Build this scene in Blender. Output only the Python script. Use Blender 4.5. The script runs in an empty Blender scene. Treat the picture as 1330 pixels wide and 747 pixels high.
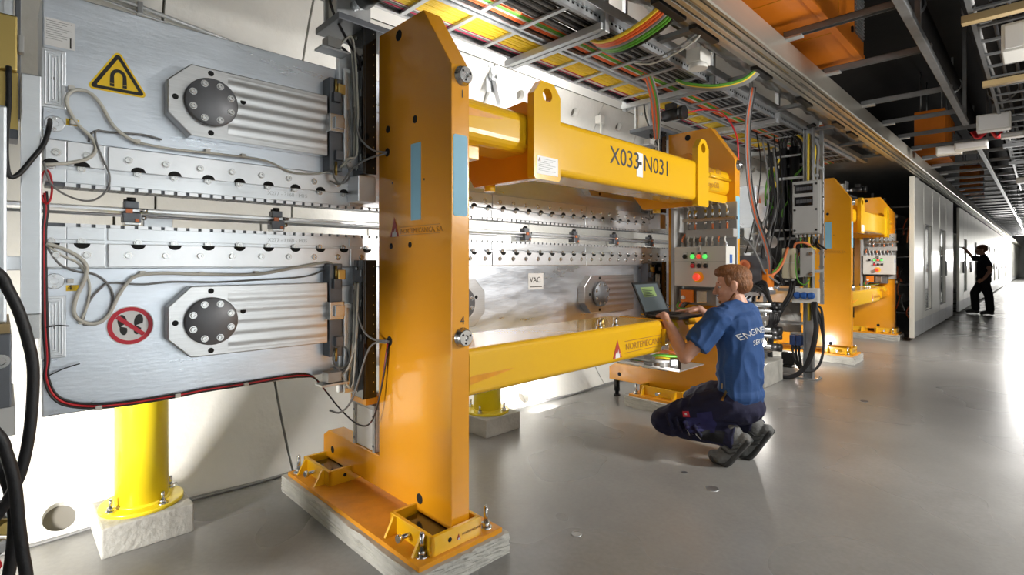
import bpy, bmesh, math, random
from mathutils import Vector, Matrix
random.seed(7)
S = bpy.context.scene
COL = S.collection
# ------------------------------------------------------------------ camera
cam_d = bpy.data.cameras.new('camera'); cam = bpy.data.objects.new('camera', cam_d); COL.objects.link(cam)
cam_d.sensor_width = 36.0; cam_d.lens = 674.0 / 1330.0 * 36.0
cam_d.shift_y = -31.5 / 1330.0; cam_d.clip_start = 0.02; cam_d.clip_end = 300
cam.location = (0, 0, 1.2); cam.rotation_euler = (math.pi / 2, 0, math.atan(688 / 674.0))
S.camera = cam
# ------------------------------------------------------------------ world, exposure, lights
w = bpy.data.worlds.new('world'); S.world = w; w.use_nodes = True
w.node_tree.nodes['Background'].inputs[0].default_value = (.75, .8, .9, 1)
w.node_tree.nodes['Background'].inputs[1].default_value = .02
S.view_settings.view_transform = 'Standard'; S.view_settings.look = 'None'
S.view_settings.gamma = 1; S.view_settings.exposure = -0.45
try: S.view_settings.use_curve_mapping = False
except Exception: pass

def area(name, loc, aim, size, power, col=(1, .97, .92), size_y=None):
    d = bpy.data.lights.new(name, 'AREA'); d.energy = power; d.color = col
    d.size = size
    if size_y: d.shape = 'RECTANGLE'; d.size_y = size_y
    o = bpy.data.objects.new(name, d); COL.objects.link(o); o.location = loc
    o.rotation_euler = (Vector(aim) - Vector(loc)).to_track_quat('-Z', 'Y').to_euler()
    return o
def point(name, loc, power, col=(1, .95, .88), r=.03):
    d = bpy.data.lights.new(name, 'POINT'); d.energy = power; d.color = col; d.shadow_soft_size = r
    o = bpy.data.objects.new(name, d); COL.objects.link(o); o.location = loc
    return o
# aisle flood from the right-hand wall (throws the worker's shadow on the floor)
area('aisle_flood', (1.2, 4.05, 2.12), (-1.7, 2.9, .8), .40, 140)
# flood bounced off the right-hand wall
area('bounce_flood', (.5, 1.3, 1.1), (1.6, 1.5, 1.35), .6, 72, (.86, .94, 1))
# floods between the wall and the machine
area('wall_flood_near', (-1.95, -1.0, .60), (-2.95, .75, .50), .35, 50).data.spread = math.radians(95)
area('wall_flood_top', (-2.75, 1.9, 1.85), (-3.4, 1.9, 2.5), .3, 22, size_y=3.8)
area('wall_flood_low', (-2.68, 3.2, 1.1), (-3.4, 3.2, 1.2), .25, 100, size_y=5.0)
# floods further down the tunnel
area('far_flood', (-.6, 46, 1.5), (-1.0, 10, 1.0), .8, 3000, (1, .98, .95))
area('far_fill_light', (-.1, 49, 2.8), (-.1, 49, 0), 26, 3500, (1, .98, .95), .5)  # unseen strip light added to brighten the far end
area('mid_flood', (1.0, 8.1, 2.4), (-1.6, 8.9, .9), .4, 110).data.spread = math.radians(120)

# ------------------------------------------------------------------ materials
MATS = {}
def mat(name, col, rough=.5, metal=0., noise=0., nscale=8., bump=0., bscale=60., coat=0., emit=None, estr=0., stretch=None, rvar=0., alpha=None, trans=0., col2=None):
    m = bpy.data.materials.new(name); m.use_nodes = True
    nt = m.node_tree; b = nt.nodes['Principled BSDF']
    b.inputs['Base Color'].default_value = (*col, 1); b.inputs['Roughness'].default_value = rough
    b.inputs['Metallic'].default_value = metal
    if coat: b.inputs['Coat Weight'].default_value = coat; b.inputs['Coat Roughness'].default_value = .08
    if trans: b.inputs['Transmission Weight'].default_value = trans
    if emit: b.inputs['Emission Color'].default_value = (*emit, 1); b.inputs['Emission Strength'].default_value = estr
    if noise or bump or rvar:
        tc = nt.nodes.new('ShaderNodeTexCoord'); mp = nt.nodes.new('ShaderNodeMapping')
        nt.links.new(tc.outputs['Object'], mp.inputs[0])
        if stretch: mp.inputs['Scale'].default_value = stretch
        n = nt.nodes.new('ShaderNodeTexNoise'); n.inputs['Scale'].default_value = nscale; n.inputs['Detail'].default_value = 6
        n.inputs['Roughness'].default_value = .62
        nt.links.new(mp.outputs[0], n.inputs['Vector'])
        if noise:
            r = nt.nodes.new('ShaderNodeValToRGB')
            c2 = col2 or tuple(c * (1 - noise) for c in col)
            r.color_ramp.elements[0].position = .33; r.color_ramp.elements[0].color = (*c2, 1)
            r.color_ramp.elements[1].position = .67; r.color_ramp.elements[1].color = (*col, 1)
            nt.links.new(n.outputs[0], r.inputs[0]); nt.links.new(r.outputs[0], b.inputs['Base Color'])
        if rvar:
            mr = nt.nodes.new('ShaderNodeMapRange'); mr.inputs['From Min'].default_value = .3; mr.inputs['From Max'].default_value = .7
            mr.inputs['To Min'].default_value = max(.03, rough - rvar); mr.inputs['To Max'].default_value = rough + rvar
            nt.links.new(n.outputs[0], mr.inputs[0]); nt.links.new(mr.outputs[0], b.inputs['Roughness'])
        if bump:
            n2 = nt.nodes.new('ShaderNodeTexNoise'); n2.inputs['Scale'].default_value = bscale; n2.inputs['Detail'].default_value = 4
            nt.links.new(mp.outputs[0], n2.inputs['Vector'])
            bp = nt.nodes.new('ShaderNodeBump'); bp.inputs['Strength'].default_value = bump; bp.inputs['Distance'].default_value = .01
            nt.links.new(n2.outputs[0], bp.inputs['Height']); nt.links.new(bp.outputs[0], b.inputs['Normal'])
    MATS[name] = m
    return m
mat('yellow_shaded', (.80, .335, .010), .22, coat=.6, bump=.04, bscale=25)  # frame paint deepened to orange, the shade and warm reflection put into the colour
mat('yellow_lit', (.84, .47, .010), .22, coat=.6, bump=.04, bscale=25)  # the same frame paint as its brighter, lit copy
mat('pole_paint', (.90, .70, .02), .32, coat=.3)
mat('plate_paint', (.80, .33, .015), .38, noise=.18, nscale=14, bump=.1, bscale=40)
mat('aluminium', (.82, .85, .89), .36, .95, noise=.10, nscale=3.5, bump=.05, bscale=90, stretch=(1, .35, 2.2), rvar=.10)
mat('girder_plate', (.76, .81, .89), .34, .96, noise=.16, nscale=4, bump=.06, bscale=40, stretch=(1, .5, 2.5), rvar=.12)
mat('machined', (.66, .66, .67), .30, 1., bump=.05, bscale=8, stretch=(1, .6, 60), noise=.12, nscale=3)
mat('keeper', (.84, .85, .88), .36, .95, noise=.08, nscale=6, bump=.03, bscale=120)
mat('steel', (.62, .62, .62), .26, 1., noise=.1, nscale=20)
mat('bolt_steel', (.68, .68, .68), .22, 1.)
mat('dark_steel', (.16, .17, .19), .42, .6, noise=.12, nscale=12)
mat('disc_grey', (.17, .175, .19), .45, .35, noise=.1, nscale=20)
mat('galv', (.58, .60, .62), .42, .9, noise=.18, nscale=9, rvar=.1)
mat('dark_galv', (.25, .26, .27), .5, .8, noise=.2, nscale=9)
mat('black', (.012, .012, .013), .38)
mat('black_gloss', (.008, .008, .009), .14, coat=.5)
mat('rubber', (.014, .014, .016), .5, bump=.15, bscale=200)
mat('hole_black', (.004, .004, .004), .8)
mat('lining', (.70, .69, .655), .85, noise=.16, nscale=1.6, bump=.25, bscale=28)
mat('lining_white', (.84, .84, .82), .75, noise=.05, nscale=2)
mat('crown_shade', (.035, .033, .032), .9, noise=.3, nscale=1.2, bump=.2, bscale=20)  # lining colour darkened to stand in for the unlit crown
mat('joint', (.16, .15, .13), .95)
mat('block_concrete', (.52, .51, .47), .9, noise=.22, nscale=9, bump=.6, bscale=35)
mat('white', (.80, .80, .80), .45)
mat('off_white', (.66, .65, .61), .5)
mat('grey_box', (.40, .40, .39), .45)
mat('beige', (.62, .56, .40), .45)
mat('beige_cable', (.62, .61, .55), .5)
mat('grey_cable', (.22, .22, .22), .5)
mat('red', (.62, .02, .03), .4)
mat('red_sign', (.62, .02, .045), .45)
mat('sign_yellow', (.93, .62, .015), .4)
mat('ink', (.015, .013, .012), .5)
mat('ink_red', (.45, .05, .03), .5)
mat('ink_brown', (.36, .14, .02), .5)
mat('label_blue', (.26, .52, .68), .6)
mat('blue', (.03, .12, .42), .35)
mat('dark_blue', (.02, .05, .16), .4)
mat('orange', (.82, .22, .01), .45, noise=.1, nscale=3)
mat('copper_orange', (.75, .22, .08), .4)
mat('cable_yellow', (.88, .62, .04), .5)
mat('cable_green', (.10, .32, .03), .5)
mat('cable_orange', (.72, .13, .03), .5)
mat('cable_magenta', (.48, .02, .08), .5)
mat('brass', (.62, .46, .16), .3, 1.)
mat('wood', (.45, .33, .16), .5, noise=.2, nscale=6)
mat('glass', (.9, .95, .95), .05, trans=.9)
mat('lamp_on', (1, 1, 1), .5, emit=(1, .96, .88), estr=30)
mat('green_lamp', (.1, .7, .1), .3, emit=(.1, .9, .15), estr=1.2)
mat('red_lamp', (.8, .05, .03), .3, emit=(1, .08, .04), estr=.8)
mat('door_panel', (.62, .62, .58), .30, .6)
mat('door_edge', (.70, .69, .62), .4, .3)
mat('rail_alu', (.62, .59, .52), .35, .85, noise=.1, nscale=4, stretch=(3, .3, 3))
mat('foil', (.42, .42, .41), .28, .9, noise=.35, nscale=5, bump=1., bscale=9)
mat('skin', (.62, .33, .23), .5, noise=.12, nscale=30)
mat('hair', (.25, .095, .028), .55, noise=.4, nscale=60, bump=.8, bscale=140, stretch=(1, 1, .4))
mat('shirt', (.015, .062, .20), .8, noise=.12, nscale=9, bump=.5, bscale=16)
mat('navy', (.010, .010, .042), .85, noise=.25, nscale=14, bump=.5, bscale=22)
mat('navy_light', (.028, .026, .12), .8, noise=.2, nscale=14, bump=.4, bscale=30)
mat('trouser_black', (.006, .006, .009), .8, bump=.3, bscale=40)
mat('shoe_grey', (.17, .17, .165), .7, noise=.3, nscale=30, bump=.4, bscale=90)
mat('shoe_dark', (.05, .05, .05), .7, noise=.3, nscale=30)
mat('dark_cloth', (.012, .013, .02), .85, noise=.2, nscale=12, bump=.3, bscale=30)
mat('screen', (.05, .06, .07), .25, emit=(.30, .36, .36), estr=.25)
mat('screen_green', (.2, .3, .1), .4, emit=(.30, .36, .2), estr=.2)
mat('screen_ink', (.05, .07, .05), .4)

def floor_mat():
    m = bpy.data.materials.new('floor_concrete'); m.use_nodes = True; nt = m.node_tree; b = nt.nodes['Principled BSDF']
    tc = nt.nodes.new('ShaderNodeTexCoord')
    n1 = nt.nodes.new('ShaderNodeTexNoise'); n1.inputs['Scale'].default_value = 1.1; n1.inputs['Detail'].default_value = 8; n1.inputs['Roughness'].default_value = .65
    n1.inputs['Distortion'].default_value = .1
    n2 = nt.nodes.new('ShaderNodeTexNoise'); n2.inputs['Scale'].default_value = 45; n2.inputs['Detail'].default_value = 3
    nt.links.new(tc.outputs['Object'], n1.inputs['Vector']); nt.links.new(tc.outputs['Object'], n2.inputs['Vector'])
    r = nt.nodes.new('ShaderNodeValToRGB')
    r.color_ramp.interpolation = 'EASE'
    r.color_ramp.elements[0].position = .12; r.color_ramp.elements[0].color = (.215, .21, .20, 1)
    r.color_ramp.elements[1].position = .88; r.color_ramp.elements[1].color = (.345, .34, .328, 1)
    mx = nt.nodes.new('ShaderNodeMix'); mx.data_type = 'RGBA'; mx.blend_type = 'MULTIPLY'; mx.inputs[0].default_value = .25
    nt.links.new(n1.outputs[0], r.inputs[0]); nt.links.new(r.outputs[0], mx.inputs[6]); nt.links.new(n2.outputs[0], mx.inputs[7])
    nt.links.new(mx.outputs[2], b.inputs['Base Color'])
    n3 = nt.nodes.new('ShaderNodeTexNoise'); n3.inputs['Scale'].default_value = .9; n3.inputs['Detail'].default_value = 2; nt.links.new(tc.outputs['Object'], n3.inputs['Vector'])
    mr = nt.nodes.new('ShaderNodeMapRange'); mr.inputs['From Min'].default_value = .0; mr.inputs['From Max'].default_value = 1.0
    mr.inputs['To Min'].default_value = .23; mr.inputs['To Max'].default_value = .33
    nt.links.new(n3.outputs[0], mr.inputs[0]); nt.links.new(mr.outputs[0], b.inputs['Roughness'])
    b.inputs['Specular IOR Level'].default_value = .6
    bp = nt.nodes.new('ShaderNodeBump'); bp.inputs['Strength'].default_value = .04; bp.inputs['Distance'].default_value = .01
    nt.links.new(n2.outputs[0], bp.inputs['Height']); nt.links.new(bp.outputs[0], b.inputs['Normal'])
    MATS['floor'] = m
floor_mat()

# ------------------------------------------------------------------ mesh helpers
class MB:
    """collects shapes in world coordinates; build() links them as one mesh object"""
    def __init__(s): s.v = []; s.f = []; s.sm = []
    def add(s, vs, fs, smooth=False):
        o = len(s.v); s.v += [tuple(v) for v in vs]
        for i, f in enumerate(fs):
            s.f.append(tuple(o + k for k in f)); s.sm.append(smooth if isinstance(smooth, bool) else smooth[i])
        return s
    def box(s, x0, x1, y0, y1, z0, z1, bev=0.):
        if x0 > x1: x0, x1 = x1, x0
        if y0 > y1: y0, y1 = y1, y0
        if z0 > z1: z0, z1 = z1, z0
        if bev <= 0:
            return s.add([(x0,y0,z0),(x1,y0,z0),(x1,y1,z0),(x0,y1,z0),(x0,y0,z1),(x1,y0,z1),(x1,y1,z1),(x0,y1,z1)],
                         [(3,2,1,0),(4,5,6,7),(0,1,5,4),(1,2,6,5),(2,3,7,6),(3,0,4,7)])
        b = min(bev, (x1-x0)*.49, (y1-y0)*.49, (z1-z0)*.49)
        bm = bmesh.new(); bmesh.ops.create_cube(bm, size=1)
        for v in bm.verts: v.co = Vector(((x0+x1)/2+v.co.x*(x1-x0), (y0+y1)/2+v.co.y*(y1-y0), (z0+z1)/2+v.co.z*(z1-z0)))
        bmesh.ops.bevel(bm, geom=list(bm.edges), offset=b, segments=2, affect='EDGES', profile=.6)
        return s.bm(bm)
    def bm(s, bm, smooth=False):
        bm.verts.ensure_lookup_table()
        s.add([v.co.copy() for v in bm.verts], [[v.index for v in f.verts] for f in bm.faces], smooth); bm.free(); return s
    def prism(s, poly, axis, a, b, bev=0.):
        """poly: 2-D outline; axis x: (y,z), axis y: (x,z), axis z: (x,y); extruded from a to b"""
        def P(p, h): return {'x': (h, p[0], p[1]), 'y': (p[0], h, p[1]), 'z': (p[0], p[1], h)}[axis]
        bm = bmesh.new()
        lo = [bm.verts.new(P(p, a)) for p in poly]; hi = [bm.verts.new(P(p, b)) for p in poly]
        n = len(poly)
        bm.faces.new(lo); bm.faces.new(list(reversed(hi)))
        for i in range(n): bm.faces.new((lo[i], hi[i], hi[(i+1) % n], lo[(i+1) % n]))
        bmesh.ops.recalc_face_normals(bm, faces=list(bm.faces))
        if bev: bmesh.ops.bevel(bm, geom=list(bm.edges), offset=bev, segments=2, affect='EDGES', profile=.6)
        return s.bm(bm)
    def cyl(s, p0, p1, r0, r1=None, n=20, cap=True):
        r1 = r0 if r1 is None else r1
        p0, p1 = Vector(p0), Vector(p1); d = (p1-p0).normalized()
        a = d.orthogonal().normalized(); b = d.cross(a)
        vs = []
        for p, r in ((p0, r0), (p1, r1)):
            for i in range(n):
                t = 2*math.pi*i/n; vs.append(p + a*(r*math.cos(t)) + b*(r*math.sin(t)))
        fs = [(i, (i+1) % n, n+(i+1) % n, n+i) for i in range(n)]; sm = [True]*n
        if cap: fs += [tuple(reversed(range(n))), tuple(range(n, 2*n))]; sm += [False]*2
        return s.add(vs, fs, sm)
    def hexnut(s, p0, p1, r): return s.cyl(p0, p1, r, n=6)
    def lathe(s, base, axis, prof, n=28):
        """prof: list of (radius, height) along axis from base"""
        d = Vector(axis).normalized(); a = d.orthogonal().normalized(); b = d.cross(a); base = Vector(base)
        vs = []; fs = []
        for r, h in prof:
            for i in range(n):
                t = 2*math.pi*i/n; vs.append(base + d*h + a*(r*math.cos(t)) + b*(r*math.sin(t)))
        for k in range(len(prof)-1):
            for i in range(n): fs.append((k*n+i, k*n+(i+1) % n, (k+1)*n+(i+1) % n, (k+1)*n+i))
        sm = [abs(prof[k][1]-prof[k+1][1]) > 1e-6 for k in range(len(prof)-1) for i in range(n)]
        fs += [tuple(reversed(range(n))), tuple(range((len(prof)-1)*n, len(prof)*n))]; sm += [False, False]
        return s.add(vs, fs, sm)
    def tube(s, pts, r, n=8, sub=6, closed=False):
        P = [Vector(p) for p in pts]
        if len(P) > 2 and sub > 1:
            Q = []
            for i in range(len(P)-1):
                a = P[i-1] if i else P[0]*2-P[1]; b = P[i]; c = P[i+1]; d = P[i+2] if i+2 < len(P) else P[-1]*2-P[-2]
                for k in range(sub):
                    t = k/sub
                    Q.append(.5*((2*b)+(c-a)*t+(2*a-5*b+4*c-d)*t*t+(3*b-a-3*c+d)*t**3))
            Q.append(P[-1]); P = Q
        vs = []; a = None
        for i, p in enumerate(P):
            d = (P[min(i+1, len(P)-1)]-P[max(i-1, 0)])
            d = d.normalized() if d.length > 1e-9 else Vector((0, 0, 1))
            if a is None: a = d.orthogonal().normalized()
            a = (a - d*a.dot(d)); a = a.normalized() if a.length > 1e-6 else d.orthogonal().normalized()
            b = d.cross(a)
            for k in range(n):
                t = 2*math.pi*k/n; vs.append(p + a*(r*math.cos(t)) + b*(r*math.sin(t)))
        fs = [(i*n+k, i*n+(k+1) % n, (i+1)*n+(k+1) % n, (i+1)*n+k) for i in range(len(P)-1) for k in range(n)]
        sm = [True]*len(fs)
        fs += [tuple(reversed(range(n))), tuple(range((len(P)-1)*n, len(P)*n))]; sm += [False]*2
        return s.add(vs, fs, sm)
    def bar(s, p0, p1, wd, ht, up=(0, 0, 1)):
        p0, p1 = Vector(p0), Vector(p1); d = (p1-p0).normalized(); u = Vector(up)
        a = d.cross(u)
        a = a.normalized() if a.length > 1e-6 else d.orthogonal().normalized()
        b = a.cross(d)
        vs = [p + a*(sx*wd/2) + b*(sz*ht/2) for p in (p0, p1) for sx, sz in ((-1,-1),(1,-1),(1,1),(-1,1))]
        return s.add(vs, [(3,2,1,0),(4,5,6,7),(0,1,5,4),(1,2,6,5),(2,3,7,6),(3,0,4,7)])
    def mesh(s, name, m, off=(0, 0, 0)):
        me = bpy.data.meshes.new(name); o = Vector(off)
        me.from_pydata([tuple(Vector(v)-o) for v in s.v], [], s.f)
        me.polygons.foreach_set('use_smooth', s.sm)
        me.materials.append(MATS[m] if isinstance(m, str) else m); me.update()
        return me
def wloc(o):
    p = Vector((0, 0, 0))
    while o: p += o.location; o = o.parent
    return p
def part(name, mb, m, parent=None, at=None, label=None):
    """at: where the object's own origin goes (world), so that its mesh can be shared"""
    org = Vector(at) if at is not None else (wloc(parent) if parent else Vector((0, 0, 0)))
    me = mb.mesh(name, m, org)
    o = bpy.data.objects.new(name, me); COL.objects.link(o); o.parent = parent
    o.location = org - (wloc(parent) if parent else Vector((0, 0, 0)))
    if label: o['label'] = label
    return o
def share(o, at, parent=None, name=None):
    """another object with the same mesh, its origin at a world point"""
    c = bpy.data.objects.new(name or o.name.split('.')[0], o.data); COL.objects.link(c)
    p = parent or o.parent; c.parent = p; c.location = Vector(at) - (wloc(p) if p else Vector((0, 0, 0)))
    return c
def tag(o, label, cat, group=None, kind=None):
    o['label'] = label; o['category'] = cat
    if group: o['group'] = group
    if kind: o['kind'] = kind
    return o
def thing(name, label, cat, loc=(0, 0, 0), group=None):
    o = bpy.data.objects.new(name, None); COL.objects.link(o); o.location = loc; o.empty_display_size = .1; o['kind'] = 'thing'
    return tag(o, label, cat, group)
def single(name, mb, m, label, cat, group=None, at=None):
    if at is None:
        n = len(mb.v); at = (sum(v[0] for v in mb.v)/n, sum(v[1] for v in mb.v)/n, min(v[2] for v in mb.v))
    return tag(part(name, mb, m, None, at), label, cat, group)
def struct(name, mb, m, parent=None, label=None):
    o = part(name, mb, m, parent)
    if parent is None:
        o['kind'] = 'structure'
        if label: o['label'] = label
    return o
def copy_tree(o, off=(0, 0, 0), parent=None, label=None, skip=()):
    c = o.copy(); COL.objects.link(c); c.parent = parent
    if parent is None: c.location = o.location + Vector(off)
    if label: c['label'] = label
    for ch in list(o.children):
        if ch.name.split('.')[0] in skip: continue
        copy_tree(ch, parent=c, skip=skip)
    return c
def text(name, body, m, size, origin, right, up, parent=None, depth=.001, align='LEFT', bend=None):
    """flat lettering as mesh; origin/right/up in world space"""
    cu = bpy.data.curves.new('lettering', 'FONT'); cu.body = body; cu.size = size; cu.align_x = align; cu.extrude = depth/2
    cu.resolution_u = 3
    to = bpy.data.objects.new('lettering', cu); COL.objects.link(to)
    dg = bpy.context.evaluated_depsgraph_get(); dg.update()
    me = bpy.data.meshes.new_from_object(to.evaluated_get(dg)); bpy.data.objects.remove(to)
    r, u = Vector(right).normalized(), Vector(up).normalized(); nrm = r.cross(u); og = Vector(origin)
    po = wloc(parent) if parent else Vector((0, 0, 0))
    for v in me.vertices:
        x, y, z = v.co
        if bend:
            R = bend; a = x/R; x = (R+y)*math.sin(a); y = (R+y)*math.cos(a)-R
        v.co = og + r*x + u*y + nrm*(z+depth/2) - po
    me.materials.clear(); me.materials.append(MATS[m])
    o = bpy.data.objects.new(name, me); COL.objects.link(o); o.parent = parent
    return o
def sheet(mb, pts, nrm, thick=.0015):
    """thin plate from a 3-D polygon"""
    n = Vector(nrm).normalized()*thick; k = len(pts)
    vs = [Vector(p) for p in pts] + [Vector(p)+n for p in pts]
    return mb.add(vs, [tuple(range(k)), tuple(range(2*k-1, k-1, -1))] + [(i, (i+1) % k, k+(i+1) % k, k+i) for i in range(k)])
# ------------------------------------------------------------------ the tunnel
XC, ZC, RT = -.94, 1.57, 2.6
Y0, Y1 = -5.0, 64.0
def arc(phi, r=RT): return (XC - r*math.cos(phi), ZC + r*math.sin(phi))
D = math.radians
PF = math.asin(-ZC/RT)
m = MB(); m.box(XC-2.25, XC+2.25, Y0, Y1, -.2, 0)
fl = struct('floor', m, 'floor', label='polished grey concrete tunnel floor')
# flush floor covers
for nm, (px, py), r, lab in (('floor_cover', (-1.227, 2.692), .036, 'larger round steel cover set flush in the floor beside the worker'),
                             ('floor_cover', (-1.433, 2.787), .017, 'small dark round plug in the floor nearest the worker\'s shoe'),
                             ('floor_cover', (-1.441, 1.813), .024, 'bright round steel cover in the floor beside the near concrete block'),
                             ('floor_cover', (-1.08, 5.35), .03, 'small dark plug in the floor beside the hanging cables')):
    mm = MB().lathe((px, py, -.002), (0, 0, 1), [(r, 0), (r, .0045), (r*.86, .0052), (r*.82, .0035), (0.0005, .0035)], 24)
    single(nm, mm, 'dark_steel' if 'dark' in lab else 'galv', lab, 'floor cover', at=(px, py, 0))
# backing shell of the lining (joints show it), right wall and crown
def shell(a0, a1, r, n=30, y0=Y0, y1=Y1):
    mb = MB(); vs = []
    for i in range(n+1):
        x, z = arc(a0+(a1-a0)*i/n, r); vs += [(x, y0, z), (x, y1, z)]
    mb.add(vs, [(2*i, 2*i+1, 2*i+3, 2*i+2) for i in range(n)], True); return mb
wl = struct('wall_left', shell(PF-.1, D(30), RT+.045), 'joint', label='curved tunnel wall of pale precast concrete segments')
struct('ceiling', shell(D(62), D(128), RT), 'crown_shade', label='crown of the tunnel, its lining darkened to look unlit')
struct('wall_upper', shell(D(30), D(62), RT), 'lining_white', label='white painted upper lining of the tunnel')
struct('wall_right', shell(D(128), math.pi-PF+.1, RT), 'lining', label='concrete lining on the aisle side of the tunnel')
for k, y in enumerate((Y0, Y1)):
    pts = [arc(PF-.1+(math.pi-2*PF+.2)*i/40) for i in range(41)]
    mm = MB(); mm.prism(pts, 'y', y, y+(.05 if k else -.05)); struct('wall_back' if k == 0 else 'wall_end', mm, 'lining_white' if k else 'lining')
def segment(a0, a1, wid, holes=(), gap=.007, nseg=10):
    """one lining segment: y from 0 to wid, holes: (phi, y, r)"""
    mb = MB(); g = gap/RT; a0 += g; a1 -= g; y0 = gap; y1 = wid-gap
    As = [a0+(a1-a0)*i/nseg for i in range(nseg+1)]; Ys = [y0, y1]
    for (hp, hy, hr) in holes:
        q = hr*1.35
        As = [a for a in As if not (hp-q/RT-.004 < a < hp+q/RT+.004)] + [hp-q/RT, hp+q/RT]; Ys += [hy-q, hy+q]
    As = sorted(a for a in As if a0-1e-6 <= a <= a1+1e-6); Ys = sorted(Ys)
    def P(a, y, dep=0.): x, z = arc(a, RT+dep); return (x, y, z)
    for i in range(len(As)-1):
        for j in range(len(Ys)-1):
            hole = None
            for h in holes:
                if As[i] < h[0] < As[i+1] and Ys[j] < h[1] < Ys[j+1]: hole = h
            if not hole:
                mb.add([P(As[i], Ys[j]), P(As[i], Ys[j+1]), P(As[i+1], Ys[j+1]), P(As[i+1], Ys[j])], [(0, 1, 2, 3)], False)
            else:
                hp, hy, hr = hole; n = 24; vs = []; qa = (As[i+1]-As[i])/2; qy = (Ys[j+1]-Ys[j])/2
                ca, cy = (As[i]+As[i+1])/2, (Ys[j]+Ys[j+1])/2
                for k in range(n):
                    t = 2*math.pi*k/n; c_, s_ = math.cos(t), math.sin(t); e = 1/max(abs(c_), abs(s_))
                    vs.append(P(ca+qa*s_*e, cy+qy*c_*e))
                for k in range(n):
                    t = 2*math.pi*k/n; vs.append(P(hp+hr*math.sin(t)/RT, hy+hr*math.cos(t)))
                for k in range(n):
                    t = 2*math.pi*k/n; vs.append(P(hp+.9*hr*math.sin(t)/RT, hy+.9*hr*math.cos(t), .055))
                fs = [(k, (k+1) % n, n+(k+1) % n, n+k) for k in range(n)] + [(n+k, n+(k+1) % n, 2*n+(k+1) % n, 2*n+k) for k in range(n)]
                mb.add(vs, fs, False)
    # edges of the segment
    for a in (a0, a1): mb.add([P(a, y0), P(a, y1), P(a, y1, .05), P(a, y0, .05)], [(0, 1, 2, 3)])
    for y in (y0, y1):
        for i in range(len(As)-1): mb.add([P(As[i], y), P(As[i+1], y), P(As[i+1], y, .05), P(As[i], y, .05)], [(0, 1, 2, 3)])
    return mb
def seg_row(a0, a1, wid, ystart, count, holef):
    protos = {}
    for k in range(count):
        hs = tuple(holef(k))
        if hs not in protos:
            protos[hs] = part('lining_segment', segment(a0, a1, wid, hs), 'lining', wl, at=(0, 0, 0)); protos[hs].location = (0, ystart+k*wid, 0)
        else: share(protos[hs], (0, ystart+k*wid, 0), wl)
seg_row(PF-.02, D(-1.5), .76, -.33-6*.76, 24, lambda k: {6: [(D(-35.2), .51, .062)], 10: [(D(-35.2), .43, .055)], 14: [(D(-35.2), .4, .055)]}.get(k, []))
seg_row(D(-1.5), D(30), .77, .62-7*.77, 24, lambda k: [(D(26.0), .385, .047)] if k > 9 else [])
m = MB(); 
for a0, a1 in ((PF-.02, D(-1.5)), (D(-1.5), D(30))):
    q = shell(a0, a1, RT, 8, 13.2, Y1); m.add(q.v, q.f, True)
struct('far_lining', m, 'lining', wl)
# thin conduit fixed along the left wall
def cz(y): return 2.60-.105*(y-.05)
def cxw(z): return XC-math.sqrt((RT-.02)**2-(z-ZC)**2)
c = thing('wall_conduit', 'pair of thin steel conduits sloping along the wall above the upper girder', 'conduit', (-3.3, 0, 2.4))
for r, dz in ((.011, 0), (.007, -.03)): part('pipe', MB().tube([(cxw(cz(y)+dz)+.005, y, cz(y)+dz) for y in (-.5, .2, .9, 1.6)], r, 8, 2), 'galv', c)
for y in (-.1, .5, 1.2): part('clip', MB().box(cxw(cz(y))-.03, cxw(cz(y))+.02, y, y+.025, cz(y)-.045, cz(y)+.02, .003), 'galv', c)
mm = MB()
for k in range(2): mm.tube([(-2.995+k*.012, -.5+.3*i, .012+.006*math.sin(i*2.1+k)) for i in range(22)], .006, 6, 3)
single('floor_wire', mm, 'grey_cable', 'thin grey wires lying along the foot of the curved wall', 'wire', at=(-2.99, 0, .004))
# ------------------------------------------------------------------ the undulator's yellow support frame
def plate_hole(poly, axis, a, b, hc, hr, n=24):
    """prism with one round through-hole"""
    def P(p, h): return {'x': (h, p[0], p[1]), 'y': (p[0], h, p[1]), 'z': (p[0], p[1], h)}[axis]
    mb = MB(); circ = [(hc[0]+hr*math.cos(2*math.pi*k/n), hc[1]+hr*math.sin(2*math.pi*k/n)) for k in range(n)]
    for h in (a, b):
        bm = bmesh.new(); es = []
        for loop in (poly, circ):
            vs = [bm.verts.new(P(p, h)) for p in loop]
            es += [bm.edges.new((vs[i], vs[(i+1) % len(vs)])) for i in range(len(vs))]
        bmesh.ops.triangle_fill(bm, use_beauty=True, use_dissolve=False, edges=es)
        bm.verts.index_update(); mb.bm(bm)
    for loop, sm in ((poly, False), (circ, True)):
        k = len(loop)
        mb.add([P(p, a) for p in loop]+[P(p, b) for p in loop], [(i, (i+1) % k, k+(i+1) % k, k+i) for i in range(k)], sm)
    return mb
def rrect(a0, a1, b0, b1, r, n=5):
    pts = []
    for cx, cy, t0 in ((a1-r, b1-r, 0), (a0+r, b1-r, 90), (a0+r, b0+r, 180), (a1-r, b0+r, 270)):
        for k in range(n+1):
            t = math.radians(t0+90*k/n); pts.append((cx+r*math.cos(t), cy+r*math.sin(t)))
    return pts
FR = thing('yellow_machine_frame', 'near yellow steel support frame with two columns and crossbeams, marked X033-N031', 'machine frame', (-2.0, 2.6, .1))
COLP = [(-2.76, .148), (-1.62, .148), (-1.62, 1.985), (-1.81, 2.262), (-2.17, 2.262), (-2.17, .30), (-2.70, .297), (-2.76, .262)]
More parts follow.
